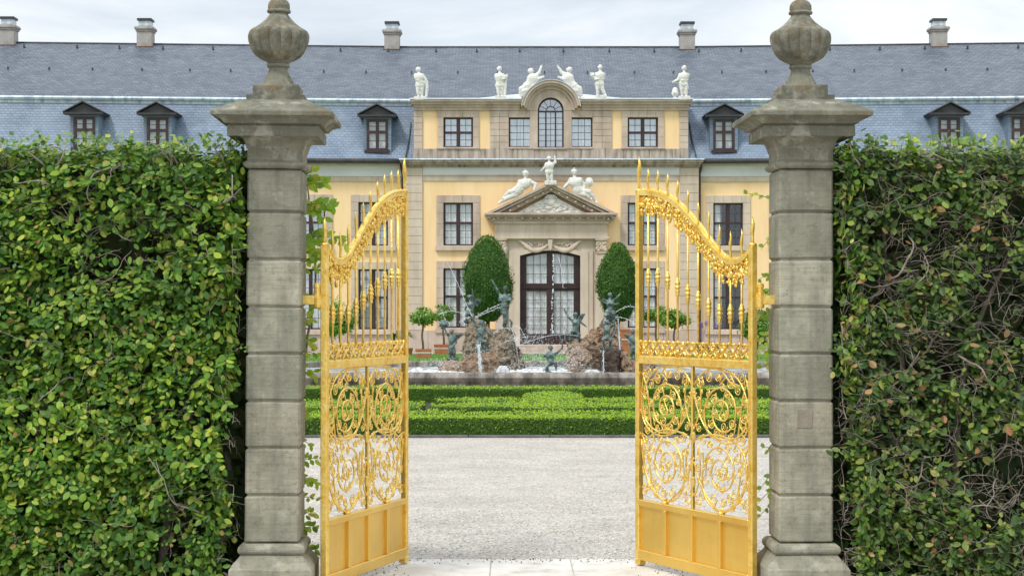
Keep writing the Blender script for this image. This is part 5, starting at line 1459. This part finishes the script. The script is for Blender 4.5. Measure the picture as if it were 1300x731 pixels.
    for tube_ in drape:                      # cloth, tails and other things cast in one piece with the body
        pts = [W(v[0],v[1],Y)+Vector((0,-(v[3]*s if len(v) > 3 else 0),0)) for v in tube_]
        for i in range(len(pts)-1): m.cap(pts[i], pts[i+1], px(tube_[i][2]), px(tube_[i+1][2]))
    o = obj(name, m, mat); recalc(o); remesh(o, vox)
    for v in o.data.vertices: v.co += v.normal*(.006*noise.noise(v.co*18)+.003*noise.noise(v.co*45))
    sm = o.modifiers.new('s','SMOOTH'); sm.factor = .4; sm.iterations = 1
    o.data.update(); rebase(o); tag(o, label, cat, group)
    for (wx0,wy0,wx1,wy1,bk) in wings:       # a feathered wing on the back
        g = MB(); a = W(wx0,wy0,Y)+Vector((0,.06,0)); b = W(wx1,wy1,Y)+Vector((0,bk,0)); d = b-a; L_ = d.length; dn = d.normalized(); pr = dn.cross(Vector((0,1,0))).normalized()
        if pr.z > 0: pr = -pr
        for f in range(8):
            q = f/7; st = a+d*(.15+.75*q); e = st+dn*L_*.35*(.4+q)+pr*L_*(.62-.25*q)
            md = (st+e)/2; M3 = (e-st).to_track_quat('Z','Y').to_matrix()
            g.ell(md, (L_*.10, .014, (e-st).length*.55), 8, 6, M3)
        g.cap(a, b, .03, .022)
        obj('wing', g, mat, o, smooth=True)
    for kind, v in (extra or {}).items():
        g = MB()
        if kind == 'trident':
            g.tube([W(*v[0],Y)-Vector((0,.03,0)), W(*v[1],Y)-Vector((0,.03,0))], .012, 6)
            tp = W(*v[1],Y)-Vector((0,.03,0))
            for q in (-.05,.05): g.tube([tp-Vector((0,0,.05)), tp+Vector((q,0,0)), tp+Vector((q,0,.10))], .009, 5)
        elif kind == 'shell':
            c_ = W(*v,Y); 
            for f in range(9): a = 2*PI*f/9; g.cap(c_+Vector((0,-.03,0)), c_+Vector((.085*math.cos(a),.02,.085*math.sin(a))), .02, .03, 6)
        elif kind == 'shield':
            c_ = W(*v[:2],Y)+Vector((0,-.05,0)); g.ell(c_, (px(v[2]*.85),.06,px(v[2])), 18, 8); g.ell(c_-Vector((0,.04,0)), (px(v[2]*.5),.05,px(v[2]*.6)), 14, 6)
        elif kind == 'basket':
            c_ = W(*v[:2],Y)+Vector((0,-.06,0)); g.ell(c_, (px(v[2]),px(v[2]),px(v[2])*.75), 12, 8)
            for f in range(12): g.ell(c_+Vector((rr.uniform(-1,1)*px(v[2])*.8,rr.uniform(-1,1)*px(v[2])*.6,px(v[2])*.6)), px(v[2])*.32, 7, 5)
        obj(kind, g, mat, o, smooth=True)
    if plinth:
        g = MB(); x0,x1,y0,y1,dd = plinth; g.bev(WX(x0,Y),WX(x1,Y),Y-dd,Y+dd,WZ(y1,Y),WZ(y0,Y),.015); obj('plinth', g, pmat or mat, o)
    return o
GB = 'verdigris bronze figures of the fountain'
B = M['bronze']
figure('fountain_figure','bronze winged child standing far left on the tufa ledge, holding up a shell','statue',B,36.9,
  dict(head=(573.3,420.5),neck=(574,425.5),chest=(574,430.5,1),pelvis=(573.5,441),armL=[(570.6,428),(567.6,423.5,1),(564.3,417,1)],armR=[(577.8,428.5),(579.2,434.5,1),(575.5,439,3)],legL=[(571.7,442),(571.2,448.5,1),(572,455)],legR=[(575.6,442),(577.0,448.5,2),(576.5,455)]),3.0,GB,wings=[(576,428,583,424,.12)],extra={'shell':(563.5,411.5)},drape=[[(570,440,2.0,1),(577,446,2.2,1),(571,452,1.8,1)],[(569,455,2.2),(574,457,3.0),(580,455,2.2)]])
figure('fountain_figure','bronze child with arm stretched high, seated on the reddish block of the left rock group','statue',B,36.5,
  dict(head=(612,409.4),neck=(611.4,414.6),chest=(610,420.5,1),pelvis=(609.3,432),armL=[(606.2,417.6),(603.4,411.2,1),(600,404,1)],armR=[(614.4,418),(619.2,421.6,1),(623.8,425.2,1)],legL=[(607.5,433.5),(607.5,439.5,4),(609.5,446)],legR=[(612,433),(617.4,433.5,4),(618,444,2)]),3.2,GB,drape=[[(604,446,2.6),(612,447,3.2),(620,446,2.4)],[(612,436,2.4),(615,441,2.4)]])
figure('fountain_figure','tallest bronze figure, a woman with folded arms and a fish tail on the pointed rock','statue',B,38.0,
  dict(head=(642,366),neck=(641.4,371.4),chest=(640.4,378,1),pelvis=(640.4,393.5),armL=[(635.6,375.4),(634,381.6,1),(641,381.4,3.6)],armR=[(646.4,375.4),(648,381.6,1),(640.6,379.4,4)]),3.4,GB,female=True,hairlen=1,
  drape=[[(640.4,393,4.4),(641.6,400,3.9),(641.4,407,3.3),(640.2,413,2.7),(644,418.5,2.3),(649,415,1.9),(649.6,409,1.5),(646,404.6,1.0)],[(634.8,374,1.6,-2),(630.5,367,1.7,-2),(627,360,1.4,-2),(624.2,354.6,.6,-2)],[(636,391,2.5,1),(644.5,390,2.5,1),(637,396,1.8,1)],[(634,419,2.2),(641,421,3.4),(648,420,2.2)]])
figure('fountain_figure','dark bronze winged child sitting on the upright slab in front of the left yew','statue',B,39.1,
  dict(head=(596.2,377),neck=(597,382),chest=(598,387,1),pelvis=(597,398),armL=[(592.6,386),(590.6,392.4,1),(593.5,398,3)],armR=[(601,384.6),(601.2,378.4,1),(600,369,1)],legL=[(595,399),(591.8,398.6,4),(592.4,408,2)],legR=[(599,399.5),(600.4,402,4),(598.6,409.5,2)]),3.0,GB,wings=[(600,386,607,380,.12)],drape=[[(591,408,2.4),(597,409,3.2),(603,409,2.2)]])
figure('fountain_figure','bronze winged child waving one arm on the rock just right of the door','statue',B,37.5,
  dict(head=(730.4,399.6),neck=(730.9,404.4),chest=(731.2,410.6,1),pelvis=(730.4,421.5),armL=[(727.4,407.4),(721.8,403),(717,394)],armR=[(735.4,406.8),(739,410.4,1),(743,413.4,1)],legL=[(728.6,422.5),(725.6,420.6,4),(725.4,430,2)],legR=[(732.6,423),(735.6,425,4),(733.2,433,2)]),3.1,GB,wings=[(734,405,739,399,.10)],drape=[[(723,431,2.2),(730,432,3.0),(737,431,2.4)],[(726,424,2.2,1),(733,427,2.4,1)]])
figure('fountain_figure','small bronze winged child kneeling low in the water at the front, holding a trident','statue',B,35.0,
  dict(head=(699,441.4),neck=(699.2,446),chest=(699.6,451.6,1),pelvis=(698.8,460.5),armL=[(695.2,449),(694.8,455,1),(699.6,458.6,4)],armR=[(704,449.2),(709.2,446.4),(713.4,441)],legL=[(697.2,461),(694.2,465.6,3),(696,472)],legR=[(701,460.8),(705.4,460,4),(706,469.2,2)]),3.1,GB,wings=[(696,449,691,451,.10)],extra={'trident':((713.6,444),(714,429.5))},drape=[[(691,474,2.2),(697,474,3.2),(706,475,2.2)],[(693,468,2.0),(697,473,2.2)]])
figure('fountain_figure','bronze winged woman sitting at the top of the right rock group with one arm raised','statue',B,38.3,
  dict(head=(774.4,374.5),neck=(774.2,379.4),chest=(774.6,385.6,1),pelvis=(773.6,397),armL=[(771.4,382.6),(777,386.4,4),(783.6,385.6,2)],armR=[(777.8,382.2),(782.4,378.6,1),(786.4,374,1)],legL=[(771.6,398),(770,401,4),(771.5,408,2)],legR=[(775.8,398),(779.2,399,4),(778,407.5,2)]),3.1,GB,female=True,wings=[(772,382,766,380,.12)],drape=[[(770,396,2.8,1),(779,396,2.6,1)],[(769,400,3.0,2),(780,402,2.8,2),(772,406,2.6,1),(778,408,2.4)]])
figure('fountain_figure','dark bronze crouching figure with both arms raised, under the seated winged woman','statue',B,37.2,
  dict(head=(770.4,408.8),neck=(770.5,413),chest=(770.5,418,1),pelvis=(770.8,429),armL=[(766.2,414.2),(763.4,410),(765.8,405.6)],armR=[(775,414.2),(779.6,412),(780.4,407)],legL=[(768.6,430),(764.6,430.4,4),(766.6,440,2)],legR=[(773,430),(775.4,431.6,4),(773.6,441,2)]),3.1,GB,drape=[[(764,442,2.4),(770,443,3.2),(777,442,2.4)],[(780,410,1.3),(781.5,418,1.2),(778,427,1.5)]])
figure('fountain_figure','bronze winged child standing at the right end, half hidden by the right gate leaf','statue',B,36.9,
  dict(head=(803.4,420.4),neck=(803.6,425),chest=(803.8,430.4,1),pelvis=(804,441),armL=[(800.2,428),(798.4,434,1),(800.6,439,2)],armR=[(807.4,428),(810.6,423),(813,416.5)],legL=[(802.2,442),(801.6,448.5,1),(802,455)],legR=[(806,442),(806.6,448.5,1),(806.4,455)]),3.0,GB,wings=[(801,428,796,425,.12)],drape=[[(798,456,2.4),(804,457,3.0),(810,456,2.4)]])
GW = 'white putti on the attic of the palace'
Wm = M['white']; Yp = YB-CP-.12
kw = dict(vox=.0135, pmat=Wm)
figure('roof_statue','white putto at the left corner of the attic, leaning on a hanging cloth','statue',Wm,Yp,
  dict(head=(530.9,88.6),neck=(531.6,93.6),chest=(532.2,98.6,1),pelvis=(533,108.5),armL=[(528,96.4),(530.4,102.4,3),(536,104.6,3)],armR=[(536.6,97),(540.6,101.6,1),(541,105.6,1)],legL=[(531,109.5),(530.6,116,1),(531.4,122.6)],legR=[(535.2,109.5),(535.2,116,1),(535.6,122.6)]),3.2,GW,drape=[[(541.5,104,2.2),(542.2,112,2.2),(541.2,122.5,1.6)],[(537,105,2.0),(541,104,2.2)]],plinth=(526,540.5,123.4,128.2,.26),**kw)
figure('roof_statue','white putto left of the arch, hugging a bundle above a hanging cloth','statue',Wm,Yp,
  dict(head=(634,87.6),neck=(634.2,92.6),chest=(634.6,98.4,1),pelvis=(634.6,108.6),armL=[(630.4,96.6),(633.4,101.8,3),(640.4,100.6,4)],armR=[(638.6,96.8),(642.6,98.4,2),(643.6,97,3)],legL=[(632.6,109.6),(632.8,116,1),(633,122.2)],legR=[(636.6,109.6),(637.2,116,1),(637,122.2)]),3.2,GW,drape=[[(639.4,98,2.0,3),(643,97.5,2.2,3)],[(641.4,101,1.9),(641.6,111,1.9),(640.6,122,1.6)]],plinth=(628.4,642.6,122.6,128,.26),**kw)
figure('roof_statue','white putto lounging on the left slope of the arch, arm up to the right','statue',Wm,Yp,
  dict(head=(674,90.6),neck=(675,95.4),chest=(676.4,100.4,1),pelvis=(670.4,109.5),armL=[(673.4,99.4),(680,101.6,3),(687.4,98.8,2)],armR=[(680.4,96.8),(684.4,92.6),(686.6,86.4)],legL=[(668.6,110.6),(661.2,113,2),(661,124.6)],legR=[(671.4,112),(664.6,116.4,3),(666.4,125.6)],look=.6),3.75,GW,drape=[[(677,105,4.4),(672,111,5.2),(665,114.5,4.4),(662,121,3.2)],[(680,110,3.2),(674,116,3.8),(668,122,3.2)]],**kw)
figure('roof_statue','white putto lounging on the right slope of the arch, arm up to the left','statue',Wm,Yp,
  dict(head=(722.6,89),neck=(721.8,94),chest=(720.8,99.4,1),pelvis=(727,109.5),armL=[(716.8,95),(712.6,91.6),(709.4,86.4)],armR=[(723.6,98.8),(716.6,101,3),(711,99,2)],legL=[(728.8,110.4),(736.2,112.6,2),(738.8,124)],legR=[(726,112),(732,116,3),(735,124.6)],look=-.6),3.75,GW,drape=[[(720,104,4.4),(725.6,110.6,5.2),(732.4,114,4.4),(736.4,120,3.2)],[(717,110,3.2),(723.6,116,3.8),(730,122,3.2)]],**kw)
figure('roof_statue','white putto right of the arch, carrying a basket to the left','statue',Wm,Yp,
  dict(head=(762,85.8),neck=(762,90.8),chest=(761.6,96.6,1),pelvis=(761,107),armL=[(757.6,95),(755.6,99.8,2),(752.6,98.4,3)],armR=[(765.8,95),(765.4,100.6,2),(757.4,101.4,4)],legL=[(759.2,108.4),(758.8,115,1),(758.4,121.4)],legR=[(763,108.4),(765,114.6,1),(768.6,120.6)]),3.2,GW,extra={'basket':(752,96,3.4)},plinth=(755.6,770,121.8,128,.26),**kw)
figure('roof_statue','white putto at the right corner of the attic, reaching towards a small urn','statue',Wm,Yp,
  dict(head=(868.6,86.6),neck=(868.4,91.8),chest=(868,97.8,1),pelvis=(867.6,107.6),armL=[(863.8,96),(860.6,101.4,1),(856,103.6,1)],armR=[(872.4,96),(871.6,102.4,2),(866.4,102.8,4)],legL=[(865.6,109),(865.8,115.6,1),(866,122.4)],legR=[(870.2,109),(870.8,115.6,1),(871,122.4)]),3.2,GW,drape=[[(863,106,1.8,2),(869,108,2.4,2),(873,112,1.4,1)]],plinth=(860.6,875.4,123,128.2,.26),**kw)
m = MB(); cx, q = WX(857, Yp), Yp/F
m.lathe([(4.4*q,WZ(128.2,Yp)),(4.4*q,WZ(125,Yp)),(2.2*q,WZ(124.4,Yp)),(1.8*q,WZ(122.6,Yp)),(4.2*q,WZ(120.4,Yp)),(4.6*q,WZ(118,Yp)),(3.6*q,WZ(116.6,Yp)),(3.4*q,WZ(114,Yp)),(2.4*q,WZ(112,Yp)),(.4*q,WZ(111,Yp))], 20, (cx, Yp))
rebase(tag(obj('roof_urn', m, Wm, smooth=True, sharp=50), 'small white urn next to the putto at the right corner of the attic', 'urn'))
GP_ = 'white figures on the pediment'
Yq = YB-CP-.55
figure('pediment_statue','white reclining helmeted figure on the left slope of the pediment','statue',Wm,Yq,
  dict(head=(667,221),neck=(667.2,227),chest=(665.4,234,1),pelvis=(656.6,242.5),armL=[(660.4,231.6),(656.8,238,3),(651.8,243,4)],armR=[(671.8,230.4),(680,234),(678,241,2)],legL=[(654.4,243.4),(647,243.6,3),(638.6,252)],legR=[(655,246.6),(646,250.6,3),(633.4,257.6)],look=-.4),4.0,GP_,helmet=True,drape=[[(662,240,4.6,1),(654,245,4.2,1),(648,246,3.4,1)],[(672,231,2.4,-1),(680,236,3.0,-1),(682,242,2.4,-1)]],**kw)
figure('pediment_statue','white standing child with raised arm on the tip of the pediment','statue',Wm,Yq,
  dict(head=(697,201.4),neck=(697.1,205.8),chest=(697.2,210.6,1),pelvis=(697.3,218),armL=[(693.8,209),(691.4,212.6),(688.6,215.4)],armR=[(700.8,209),(705,206.4),(704.4,200)],legL=[(695.6,219),(695.4,224.2,1),(695.8,229.6)],legR=[(699.2,219),(700,224.2,1),(700.6,229.6)]),3.0,GP_,plinth=(691.4,706.4,230,235.4,.24),**kw)
figure('pediment_statue','white reclining figure with a round shield on the right slope of the pediment','statue',Wm,Yq,
  dict(head=(729,219),neck=(729.2,225.4),chest=(730.4,231.8,1),pelvis=(734.4,242),armL=[(725,229),(720.6,234),(716.8,237.6,1)],armR=[(736,228.8),(741.4,233.6),(741.6,240,2)],legL=[(733.4,244.6),(742.4,247.6,3),(750.8,252.6)],legR=[(737,243),(748.4,243.6,3),(757.4,257)],look=.2),4.0,GP_,helmet=True,extra={'shield':(748,231.6,6.2)},drape=[[(732,240,4.8,1),(741,244,3.8,1),(746,245,3,1)],[(721,233,2.4,-1),(716,238.6,2.2,-1)]],**kw)

# ================================================================ water jets and spray
def arc(P0, P1, lift, n=22):
    P0 = Vector(P0); P1 = Vector(P1); return [P0+(P1-P0)*k/n+Vector((0,0,lift*4*(k/n)*(1-k/n))) for k in range(n+1)]
def jet(label, strands, Y=None, rad=.014):
    m = MB(); random.seed(len(label))
    for pts in strands:
        n = len(pts)
        m.tube([p+rv(.004) for p in pts], [.62*rad*random.uniform(.75,1.1)*(1-.35*k/n) for k in range(n)], 6)
        for k in range(n):
            q = random.choice(pts); m.ell(q+Vector((random.gauss(0,.03),random.gauss(0,.03),random.gauss(0,.03))), random.uniform(.004,.010), 5, 3)
    o = obj('water_jet', m, M['jet'], smooth=True); rebase(o); return tag(o, label, 'water jet', 'water jets of the fountain')
def pline(*pts, Y=37, n=8):
    out = []
    for (a, b) in zip(pts, pts[1:]):
        for k in range(n): out.append(W(a[0]+(b[0]-a[0])*k/n, a[1]+(b[1]-a[1])*k/n, Y))
    out.append(W(*pts[-1], Y)); return out
jet('thin straight water jet rising up left from the raised hand of the seated bronze child', [pline((599.5,402),(590,382),(580,357),(568,333), Y=36.4)], rad=.013)
jet('faint slanting water jet above the shell of the far left bronze child', [pline((566.5,409),(562,397),(557.5,386), Y=36.8)], rad=.008)
jet('low water arc curving over the far left bronze child', [[W(556+36*k/20, 404-7.5*math.sin(PI*(.15+.7*k/20))*1.2, 37.6) for k in range(21)], [W(583+14*k/12, 409-6*math.sin(PI*.5*k/12), 37.6) for k in range(13)]], rad=.011)
jet('double water jet running from the tall woman down left to the seated child', [[W(603+33*k/20, 403.5-18*(k/20)**.8, 37.6) for k in range(21)], [W(604+31*k/20, 404-14*(k/20)**.8, 37.5) for k in range(21)]], rad=.012)
jet('water arc falling over the pointed rock from the feet of the tall woman', [[W(626+22*k/16, 428-12*math.sin(PI*(.1+.6*k/16)), 37.4) for k in range(17)], [W(647+12*k/16, 416+48*(k/16)**2, 37.5) for k in range(17)], [W(648+20*k/16, 417+14*(k/16)**2-6*math.sin(PI*k/16), 37.5) for k in range(17)]], rad=.010)
jet('long low water arc spraying across in front of the palace door', [[W(656+78*k/30, 441-16.5*math.sin(PI*(.03+.62*k/30)), 37.2) for k in range(31)], [W(640+50*k/24, 436-9*math.sin(PI*(.05+.6*k/24)), 37.4) for k in range(25)]], rad=.010)
jet('thin water jet falling from above towards the hand of the waving child', [pline((709,326),(711.5,336),(713.5,350),(714.8,366), Y=37.3)], rad=.011)
m = MB(); random.seed(4)
for i in range(70):
    y = 322+105*random.random()**1.1; m.ell(W(702.6-1.6*(y-322)/100+random.gauss(0,.55), y, 37.3), (random.uniform(.007,.014),.010,random.uniform(.010,.028)), 6, 4)
tag(rebase(obj('water_jet', m, M['jet'], smooth=True)), 'vertical string of falling drops in front of the middle of the door', 'water jet', 'water jets of the fountain')
jet('two water arcs leaving the right rock group towards the right gate leaf', [[W(782+26*k/20, 397-8*math.sin(PI*(.05+.65*k/20)), 38) for k in range(21)], [W(782+28*k/20, 402.5+10*(k/20)**2, 38) for k in range(21)]], rad=.012)
jet('thin streams of water running down the front of the reddish block', [[W(608+random.gauss(0,1.2)+2*k/14, 437+36*k/14, 36.02) for k in range(15)] for j in range(7)], rad=.016)
jet('water running down the dark wet block', [[W(766+random.gauss(0,.6), 445+28*k/14, 36.25) for k in range(15)] for j in range(3)], rad=.010)
jet('bundle of water falling behind the crouching figure', [[W(784+j*.5+2.6*k/14, 404+40*k/14, 38.4) for k in range(15)] for j in range(3)], rad=.014)
def dome(label, cx, cy, rx, ry, Y):
    m = MB(); random.seed(int(cx))
    for j in range(60):
        a = PI*2*j/60+random.uniform(-.05,.05); P = []
        for k in range(12):
            t = k/11; P.append(W(cx, cy, Y)+Vector((math.cos(a)*rx*t, math.sin(a)*rx*t, ry*(1-(2*t-.55)**2*(1 if t > .28 else .3))-ry*.2*t)))
        m.tube(P, .007, 4)
    for j in range(160):
        a = random.uniform(0,2*PI); t = random.random(); m.ell(W(cx,cy,Y)+Vector((math.cos(a)*rx*t*1.1, math.sin(a)*rx*t*1.1, ry*random.random())), random.uniform(.005,.012), 5, 3)
    return tag(rebase(obj('water_jet', m, M['mist'], smooth=True)), label, 'water jet', 'water jets of the fountain')
dome('low bell of water bubbling in front of the pointed rock', 638.5, 474, .19, .16, 34.6)
dome('low bell of water bubbling in front of the waving child', 752, 474.5, .24, .09, 34.6)
m = MB(); random.seed(12)                                     # fine spray and foam hanging over the basin
for i in range(2600):
    c = random.choice([(690,442,34,15,37),(690,446,30,14,36.5),(680,458,26,9,36),(720,458,16,12,36),(560,462,22,6,35.6),(735,452,14,14,36.4),(700,466,50,4,35.3),(660,430,20,10,37)])
    m.ell(W(random.gauss(c[0],c[2]*.62), min(474,random.gauss(c[1],c[3]*.62)), c[4]+random.gauss(0,.35)), random.uniform(.004,.010), 4, 3)
tag(obj('water_spray', m, M['mist']), kind='stuff')
m = MB()
for i in range(300):
    c = random.choice([(534,464,20,4,36.5),(545,468,26,4,35.5),(690,470,30,3,35.2),(715,468,14,4,35.8),(670,466,20,4,36.4),(640,474,16,1.5,34.4)])
    p = W(random.gauss(c[0],c[2]*.6), 474, c[4]+random.gauss(0,.5)); p.z = .31+abs(random.gauss(0,.03)); p.y = min(40.2, max(33.9, p.y))
    m.ell(p, (random.uniform(.03,.10),random.uniform(.03,.08),random.uniform(.012,.04)), 6, 4)
tag(obj('foam', m, M['foam'], smooth=True), kind='stuff')

# ================================================================ trees and tubs in front of the palace
def tub(t, cx, Y, x0, x1, y0, y1):
    a, b = WX(x0,Y), WX(x1,Y); z1, z0 = WZ(y0,Y), 0.0; h = (b-a)/2; q = h
    m = MB(); m.sq_loft([(h*.90,z0),(h*.92,z0+.03),(h*1.0,z1-.06),(h*1.03,z1-.055),(h*1.03,z1),(h*.94,z1),(h*.92,z1-.05)], ((a+b)/2,Y))
    o = obj('tub', m, M['tub'], t)
    g = MB(); zc = z0+(z1-z0)*.62; g.sq_loft([(h*.985,zc-.03),(h*1.0,zc-.028),(h*1.005,zc+.028),(h*.99,zc+.03)], ((a+b)/2,Y)); obj('band', g, M['tub_band'], o)
    return o
def crown_leaves(mb, c, r, n, size, seed, squash=1.0, core=.35):
    rnd = random.Random(seed); c = Vector(c)
    cl = []
    for i in range(34):
        d = Vector((rnd.gauss(0,1),rnd.gauss(0,1),rnd.gauss(0,1))).normalized(); cl.append((d*rnd.uniform(.45,1.0), rnd.uniform(.16,.34)))
    for i in range(n):
        k, s = rnd.choice(cl); p = k+Vector((rnd.gauss(0,1),rnd.gauss(0,1),rnd.gauss(0,1)))*s*.62
        if p.length > 1.25 or p.z < -.95: continue
        out = p.normalized() if p.length > .01 else Vector((0,0,1))
        q = c+Vector((p.x*r[0],p.y*r[1],p.z*r[2])); L = size*rnd.uniform(.7,1.25)
        v = Vector((rnd.uniform(-1,1),rnd.uniform(-1,1),rnd.uniform(-1,1)))
        add_leaf(mb, q, out+v*.8+Vector((0,0,.3)), v+Vector((0,0,-.2))+out*.4, L, L*.5, .2, False)
def lollipop(label, cx, cy, rx, ry, ybot, Y, tubx, tuby, seed, n=2600, group='clipped laurel trees in tubs'):
    c = W(cx,cy,Y); t = thing('laurel_tree', label, 'potted tree', (c.x,Y,0), group)
    if tubx: tub(t, cx, Y, tubx[0], tubx[1], tuby, 0)
    z1 = c.z; z0 = WZ(tuby,Y)-.08 if tubx else 0
    m = MB(); random.seed(seed); pts = [Vector((c.x+.02*math.sin(k*1.3),Y,z0+(z1-z0)*k/8)) for k in range(9)]; m.tube(pts, [.042-.0015*k for k in range(9)], 8)
    for k in range(9):
        a = random.uniform(0,2*PI); m.tube([c-Vector((0,0,ry*Y/F*.7)), c+Vector((math.cos(a)*rx*Y/F*.6, math.sin(a)*rx*Y/F*.6, random.uniform(-.1,.7)*ry*Y/F))], [.02,.006], 5)
    obj('trunk', m, M['bark'], t, smooth=True)
    L = MB(); k = Y/F; crown_leaves(L, c, (rx*k,rx*k,ry*k), n, .095, seed); obj('crown', L, M['laurel'], t); return t
lollipop('round headed laurel tree in a red tub, nearer one by the left gate leaf', 536.5, 402.5, 17.5, 12, 455, 57, (528,547), 443, 1)
lollipop('round headed laurel tree in a red tub, just behind another, below the left window', 563, 397.5, 15.5, 11.5, 446, 62, (551.5,570), 437, 2)
lollipop('large leafy laurel tree seen through the bars of the left gate leaf', 432, 404, 22, 27, 455, 55, (421,443), 446, 3, 4200)
lollipop('bright round headed laurel behind the right gate leaf, nearer than the dark one', 856, 404.5, 19, 13, 455, 57, (845,866), 444, 4, 3000)
lollipop('darker laurel tree behind the right gate leaf, close to its free edge', 833, 399.5, 15, 12.5, 448, 61, (823,843), 440, 5, 2600)
lollipop('dense dark laurel tree between the right gate leaf and the right pillar', 961, 416, 21, 25, 455, 52, (950,984), 476, 6, 4600)
def straplant(label, cx, cy, r, ybase, Y, seed, trunk=True, flowers=False):
    random.seed(seed); c = W(cx,cy,Y); k = Y/F; t = thing('strap_leaved_plant', label, 'potted plant', (c.x,Y,0), 'strap leaved plants in pots')
    m = MB(); zt = max(.05, c.z-r*k*.3 if trunk else WZ(ybase,Y))
    m.tube([(c.x,Y,.0),(c.x+.01,Y,zt)], [.05,.04], 8); obj('stem', m, M['bark'], t)
    L = MB()
    for i in range(90):
        a = random.uniform(0,2*PI); e = random.uniform(.15,1.35); Ln = r*k*random.uniform(.8,1.25); d = Vector((math.cos(a)*math.cos(e),math.sin(a)*math.cos(e),math.sin(e)))
        p0 = Vector((c.x,Y,zt)); P = [p0+d*Ln*q-Vector((0,0,1))*Ln*.55*q*q for q in (0,.25,.5,.75,1)]
        s = d.cross(Vector((0,0,1))).normalized()*.022; n = len(L.v)
        for q, p in enumerate(P): w_ = (1,1.1,1,.7,.1)[q]; L.v.extend([p-s*w_, p+s*w_])
        for q in range(4): L.f.append((n+q*2,n+q*2+1,n+q*2+3,n+q*2+2))
    obj('leaves', L, M['strap'], t)
    if flowers:
        G = MB()
        for i in range(4):
            hx = c.x+random.uniform(-.3,.3); z = c.z+r*k*random.uniform(.75,1.25); 
            for q in range(26): G.ell(Vector((hx,Y,z))+rv(.055), .016, 5, 3)
            G.tube([(c.x,Y,zt),(hx,Y,z)], .008, 4)
        obj('flower_head', G, M['flower'], t)
    pt = MB(); pt.lathe([(.13,0),(.16,.02),(.20,.24),(.21,.25),(.21,.28),(.18,.28),(.17,.24)], 20, (c.x,Y)); obj('pot', pt, M['tub'], t, smooth=True, sharp=40)
    return t
straplant('spiky strap leaved plant right beside the free edge of the left gate leaf', 517, 422, 13, 443, 60, 1)
straplant('spiky strap leaved plant seen through the left gate leaf by the quoin', 500, 424, 11, 443, 61, 2)
straplant('agapanthus with mauve flower heads, left one of the pair seen through the right gate leaf', 890, 424, 12, 440, 60, 3, False, True)
straplant('agapanthus with mauve flower heads, right one of the pair seen through the right gate leaf', 905, 424, 12, 440, 60.6, 4, False, True)
def yew(label, cx, ytop, ybot, hw, Y, seed, tubx, tuby):
    random.seed(seed); k = Y/F; x = WX(cx,Y); zt = WZ(ytop,Y); z0 = WZ(ybot,Y); t = thing('yew_tree', label, 'potted tree', (x,Y,0), 'clipped egg shaped yews in front of the palace')
    H = zt-z0
    def rad(q): return hw*k*(math.sin(PI*min(1,max(0,(q*.93+.05))))**.66)*(1.07-.20*q) if q < .995 else .02
    prof = [(q/22) for q in range(23)]
    m = MB(); m.lathe([(max(.02,rad(q)*.90), z0+H*q*.98) for q in prof], 28, (x,Y), fn=lambda r,z,a: r*(1+.19*noise.noise(Vector((math.cos(a)*1.6,math.sin(a)*1.6,z*1.6+seed)))))
    obj('core', m, M['yew_core'], t, smooth=True)
    L = MB()
    for i in range(11000):
        q = random.random(); a = random.uniform(0,2*PI)
        if math.sin(a) > .55: continue
        r = rad(q)*(.93+.19*noise.noise(Vector((math.cos(a)*1.6,math.sin(a)*1.6,(z0+H*q)*1.6+seed))))+.06*noise.noise(Vector((math.cos(a)*6,math.sin(a)*6,q*H*6)))+random.gauss(0,.02)
        n_ = Vector((math.cos(a),math.sin(a),.35)); p = Vector((x+r*math.cos(a),Y+r*math.sin(a),z0+H*q)); s = random.uniform(.05,.10)
        add_leaf(L, p, n_+rv(.9), n_*.8+Vector((0,0,.8))+rv(.6), s, s*.34, .1, False)
    for i in range(150):
        a = random.uniform(0,2*PI); q = random.uniform(.15,1); add_leaf(L, Vector((x+rad(q)*math.cos(a),Y+rad(q)*math.sin(a),z0+H*q)), rv(1), Vector((math.cos(a)*.5,math.sin(a)*.5,1))+rv(.3), random.uniform(.1,.2), .035, .1, False)
    obj('crown', L, M['yew'], t)
    m = MB(); m.tube([(x,Y,.2),(x+.03,Y,z0+.3)], [.09,.075], 8); obj('trunk', m, M['bark'], t, smooth=True)
    tub(t, cx, Y, tubx[0], tubx[1], tuby, 0)
    return t
yew('large egg shaped clipped yew just left of the palace door', 618.5, 300, 408, 34.5, 60, 1, (606,631), 400+18)
yew('large egg shaped clipped yew just right of the palace door', 784, 309, 408, 28.5, 60.3, 2, (771,800), 400+18)
